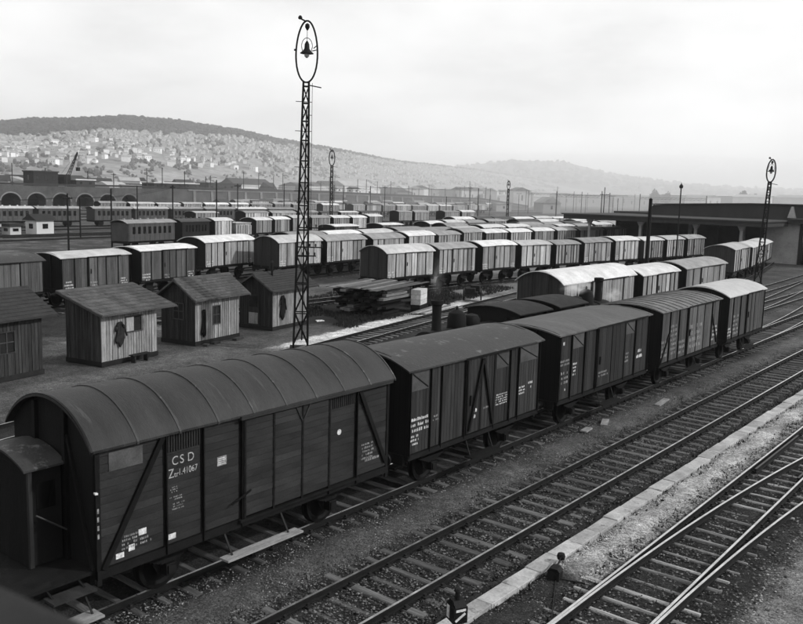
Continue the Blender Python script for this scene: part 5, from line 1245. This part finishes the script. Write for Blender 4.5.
def scatter(n, x0, x1, t0, t1, tab=RA, dt=DA):
    out = []
    for _ in range(n): px = random.uniform(x0, x1); out.append(hill_pt(tab, dt, px, random.uniform(t0, t1)))
    return np.array(out)
TOPB = [(-420, .55), (0, .72), (130, .74), (250, .86), (320, .93), (420, .98), (640, .99)]     # where the wood begins
C = []
while len(C) < 13000:
    px = random.uniform(-420, 560); t = random.uniform(.5, 1.12)
    if t > interp(TOPB, px)+random.gauss(0, .025): C.append(hill_pt(RA, DA, px, t))
C = np.array(C); S = rng.uniform(5, 10, (len(C), 1))*np.array([[1.2, 1.2, 1.]])*(.6+.4*rng.random((len(C), 3))); C[:, 2] += 3
tag(blobs('forest', C, S, M_WOOD), 'dark wood along the crest of the hill', 'wood', kind='stuff')
C = np.array([hill_pt(RA, DA, a, b) for a, b in ((random.uniform(-420, 560), random.triangular(.05, .98, .72)) for _ in range(19000)) if math.sin(a*.13+b*9)+math.sin(a*.05-b*23)+.8*math.sin(a*.31+b*31) > .1]); S = rng.uniform(1.8, 4.6, (len(C), 1))*(.7+.6*rng.random((len(C), 3))); C[:, 2] += S[:, 2]*.6
tag(blobs('hillside_trees', C, S, hill_material('garden_leaves', .05, .12)), 'garden trees between the houses on the hill', 'trees', kind='stuff')
C = scatter(1500, 330, 1000, .3, 1.03, RB, DB); S = rng.uniform(14, 32, (len(C), 1))*(.7+.6*rng.random((len(C), 3)))
tag(blobs('far_forest', C, S, M_WOOD), 'woods on the far low hill', 'wood', kind='stuff')
# houses on the hillside
HM = []
for k, (w_, d, h, rh) in enumerate(((10, 13, 8, 4), (11, 10, 9, 4.5), (9, 15, 7, 3.5), (13, 20, 11, 4), (12, 12, 10, 5))):
    mb = MB(); mb.box(-w_/2, -d/2, -3, w_/2, d/2, h); mb.m = 1; mb.prism([(-w_/2-.6, h), (w_/2+.6, h), (0, h+rh)], 'y', -d/2-.5, d/2+.5); mb.m = 2
    for i in range(3): mb.box(w_/2-.2, -d*.35+d*.3*i, h*.45, w_/2+.1, -d*.35+d*.3*i+1.6, h*.7)
    o = mb.build('hillside_house', [M_BWALL[3], M_BROOF[1], M_GLASS]); HM.append(o.data); bpy.data.objects.remove(o)
def house_spot():
    while True:
        px = random.uniform(-40, 520); t = random.triangular(.25, .97, .66)
        if t < interp(TOPB, px)-.02 and math.sin(px*.11)+math.sin(px*.037+t*14)+.9 > random.uniform(-1.2, 2.0): return px, hill_pt(RA, DA, px, t)
spots = sorted([house_spot() for _ in range(1700)], key=lambda q: math.hypot(q[1][0], q[1][1]))
for px, p in spots[:300]:
    o = link(HM[random.randrange(5)], 'hillside_house', None, p, random.uniform(0, 6.28)); o.scale = (.85,)*3
    tag(o, 'small pale house among trees on the lower slope of the hill', 'house', 'houses on the hillside')
V, Fq, off = [], [], 0
for px, p in spots[300:]:
    a = random.uniform(0, 6.28); ca, sa = math.cos(a), math.sin(a); w_, d, h = random.uniform(3.5, 5.5), random.uniform(4, 7), random.uniform(5, 8)
    for (u, v, z) in ((-w_,-d,-3),(w_,-d,-3),(w_,d,-3),(-w_,d,-3),(-w_,-d,h),(w_,-d,h),(w_,d,h),(-w_,d,h),(0,-d,h+4),(0,d,h+4)): V.append((p[0]+u*ca-v*sa, p[1]+u*sa+v*ca, p[2]+z))
    Fq += [[off+i for i in f] for f in ((0,1,5,4),(1,2,6,5),(2,3,7,6),(3,0,4,7),(4,5,8,8),(6,7,9,9),(5,6,9,8),(7,4,8,9))]; off += 10
me = bpy.data.meshes.new('hillside_houses'); me.from_pydata(V, [], [tuple(dict.fromkeys(f)) for f in Fq]); me.materials.append(M_BWALL[2]); me.materials.append(M_BROOF[1])
me.polygons.foreach_set('material_index', [1 if i % 8 >= 6 else 0 for i in range(len(me.polygons))])
tag(link(me, 'hillside_houses'), 'hundreds of pale houses higher on the hill', 'houses', kind='stuff')
# town between the viaduct and the hill
for i in range(70):
    px = -30+560*(i+random.random())/70; d = random.uniform(430, 1050); hx, hy, _ = heading(px); x, y = hx*d, hy*d
    if x > -330 and y < 520: d = 620; x, y = hx*d, hy*d
    h = random.uniform(5, 9)+d*.004
    building('town_building', 'low town building in the strip between the viaduct and the hill', 'building', x, y, GZ, random.uniform(9, 16), random.uniform(12, 34), h, random.choice((0, 2.5, 3)), random.uniform(-.6, .9), M_BWALL[random.choice((0, 1, 1, 2, 2, 3))], M_BROOF[i % 2], 3, 'town buildings between viaduct and hill')
C = []
for _ in range(700): px = random.uniform(-40, 900); d = random.uniform(420, 1900) if px < 300 else random.uniform(1100, 3800); hx, hy, _n = heading(px); C.append((hx*d, hy*d, random.uniform(2, 5)))
C = np.array(C); S = rng.uniform(3, 7, (len(C), 1))*(.7+.5*rng.random((len(C), 3)))
tag(blobs('town_trees', C, S, M_WOOD), 'trees scattered among the town behind the yard', 'trees', kind='stuff')
# some round trees standing clear behind the goods shed
M_BARK = mat('bark', .05, .3, 3, .9, .1)
def tree(label, px, d, H):
    hx, hy, _ = heading(px); root = empty('broadleaf_tree', (hx*d*2.6, hy*d*2.6, GZ)); tag(root, label, 'tree', 'trees behind the goods shed')
    H *= 1.3
    mb = MB().tube((0, 0, -.2), (0, 0, H*.5), H*.035, 8, H*.02)
    for k in range(5): a = k*1.26; mb.tube((0, 0, H*(.3+.04*k)), (math.cos(a)*H*.2, math.sin(a)*H*.2, H*(.55+.05*k)), H*.016, 6, H*.006)
    mb.build('trunk', M_BARK, root)
    n = 900; u = rng.normal(size=(n, 3)); u /= np.linalg.norm(u, axis=1)[:, None]; rr = (rng.random(n)**.45)[:, None]
    lump = 1+.25*np.sin(u[:, :1]*5+px)+.2*np.sin(u[:, 1:2]*6+2*px)
    Cc = u*rr*lump*np.array([[H*.30, H*.30, H*.32]])+np.array([[0, 0, H*.64]]); Ss = rng.uniform(.02, .045, (n, 1))*H*(.6+.8*rng.random((n, 3)))
    cr_ = blobs('crown', Cc, Ss, M_WOOD, .5); cr_.parent = root
for i, (px, d, H) in enumerate(((655, 300, 12), (666, 310, 11), (744, 285, 12.5), (753, 300, 11.5))):
    tree('round dark tree, %s of those behind the goods shed' % ORD[i], px, d, H)

for i in range(15):                                       # thin masts and line poles fading into the distance
    px = random.uniform(372, 640); d = random.uniform(190, 520); hx, hy, _ = heading(px)
    o = pole('thin distant line pole among the sidings beyond the vans', hx*d, hy*d, random.uniform(7, 13.5), .12, ((9., 2.2),) if i % 4 == 0 else ()); o['group'] = 'thin distant line poles'
# ------------------------------------------------------------------ steam of the locomotives
def steam(label, c, s, dens, seed):
    g = NG('steam_%d' % seed); g.t.nodes.remove(g.b); v = g.n('ShaderNodeVolumePrincipled'); v.inputs['Color'].default_value = (.97, .97, .97, 1)
    v.inputs['Anisotropy'].default_value = .2
    tcn = g.n('ShaderNodeTexCoord'); n = g.noise(tcn.outputs['Object'], 1.6, 4, .6); ln = g.n('ShaderNodeVectorMath', operation='LENGTH'); g.t.links.new(tcn.outputs['Object'], ln.inputs[0])
    fall = g.rng(ln.outputs['Value'], .2, .95, 1, 0, True); dn = g.math('MULTIPLY', g.math('MULTIPLY', g.rng(n, .42, .66, 0, 1), fall), dens)
    g.put(v.inputs['Density'], dn); g.t.links.new(v.outputs[0], g.t.nodes['Material Output'].inputs['Volume'])
    mb = MB(); mb.lathe([(.02, -1), (.38, -.92), (.71, -.71), (.92, -.38), (1, 0), (.92, .38), (.71, .71), (.38, .92), (.02, 1)], n=20)
    o = mb.build('steam', g.m); o.location = c; o.scale = s; tag(o, label, 'steam', kind='stuff'); return o
steam('white steam drifting round the rear locomotive', (-18.9, 37.6, 3.75), (.6, 1.7, .5), 1.6, 1)
steam('thin smoke rising from the chimney of the front locomotive', (-18.8, 25.9, 5.0), (.35, .35, 1.0), .7, 2)
steam('small puff of steam beside the rear chimney', (-18.2, 40.3, 3.2), (.5, .9, .5), 1.6, 3)

# smoke lying over the far end of the yard
g = NG('yard_smoke'); g.t.nodes.remove(g.b); v = g.n('ShaderNodeVolumePrincipled'); v.inputs['Color'].default_value = (.96, .96, .96, 1); v.inputs['Density'].default_value = 1.0e-3; v.inputs['Anisotropy'].default_value = .2
g.t.links.new(v.outputs[0], g.t.nodes['Material Output'].inputs['Volume'])
o = MB().lathe([(.02, -1), (.38, -.92), (.71, -.71), (.92, -.38), (1, 0), (.92, .38), (.71, .71), (.38, .92), (.02, 1)], n=40).build('smoke', g.m, None, 'all'); o.location = (-185, 460, 4); o.scale = (210, 290, 26); tag(o, 'thin engine smoke lying over the far end of the yard', 'smoke', kind='stuff')
# ------------------------------------------------------------------ parapet of the footbridge the picture is taken from
M_PAR = mat('parapet_stone', .02, .25, 3, .9, 0, bump=.3, raw=True)
pa = empty('bridge_railing', (-1.40, .812, 7.3), 0); tag(pa, 'blurred dark footbridge railing in the lower left corner', 'railing')
# coping runs from the lower left corner of the view away past its bottom edge
q0, q1 = Vector((-1.1, -.13, 0)), Vector((1.0, .11, 0)); dr = (q1-q0).normalized(); nr = Vector((dr.y, -dr.x, 0))
mb = MB()
prof = [(0.0, -.16), (0.0, -.02), (.02, -.004), (.05, 0), (.24, 0), (.27, -.004), (.29, -.02), (.29, -.16)]
k = len(prof); mb._a([q+nr*u+Vector((0, 0, z)) for q in (q0, q1) for u, z in prof], [tuple(range(k)), tuple(range(k, 2*k))[::-1]]+[(i, (i+1) % k, k+(i+1) % k, k+i) for i in range(k)])
mb.build('coping', M_PAR, pa, True)
MB().box(-1.0, -.3, -1.6, .9, -.12, -.165).build('panel', M_PAR, pa)

# ------------------------------------------------------------------ haze
g = NG('haze_air'); g.t.nodes.remove(g.b); v = g.n('ShaderNodeVolumePrincipled'); v.inputs['Color'].default_value = (.97, .97, .97, 1)
HAZE = 1.45e-4
v.inputs['Density'].default_value = HAZE; v.inputs['Anisotropy'].default_value = .3; g.t.links.new(v.outputs[0], g.t.nodes['Material Output'].inputs['Volume'])
hz = MB().box(-20300, -12300, -1.5, 20300, 20300, 440).build('haze', g.m); tag(hz, 'thin summer haze over the yard and the hills', 'haze', kind='stuff')
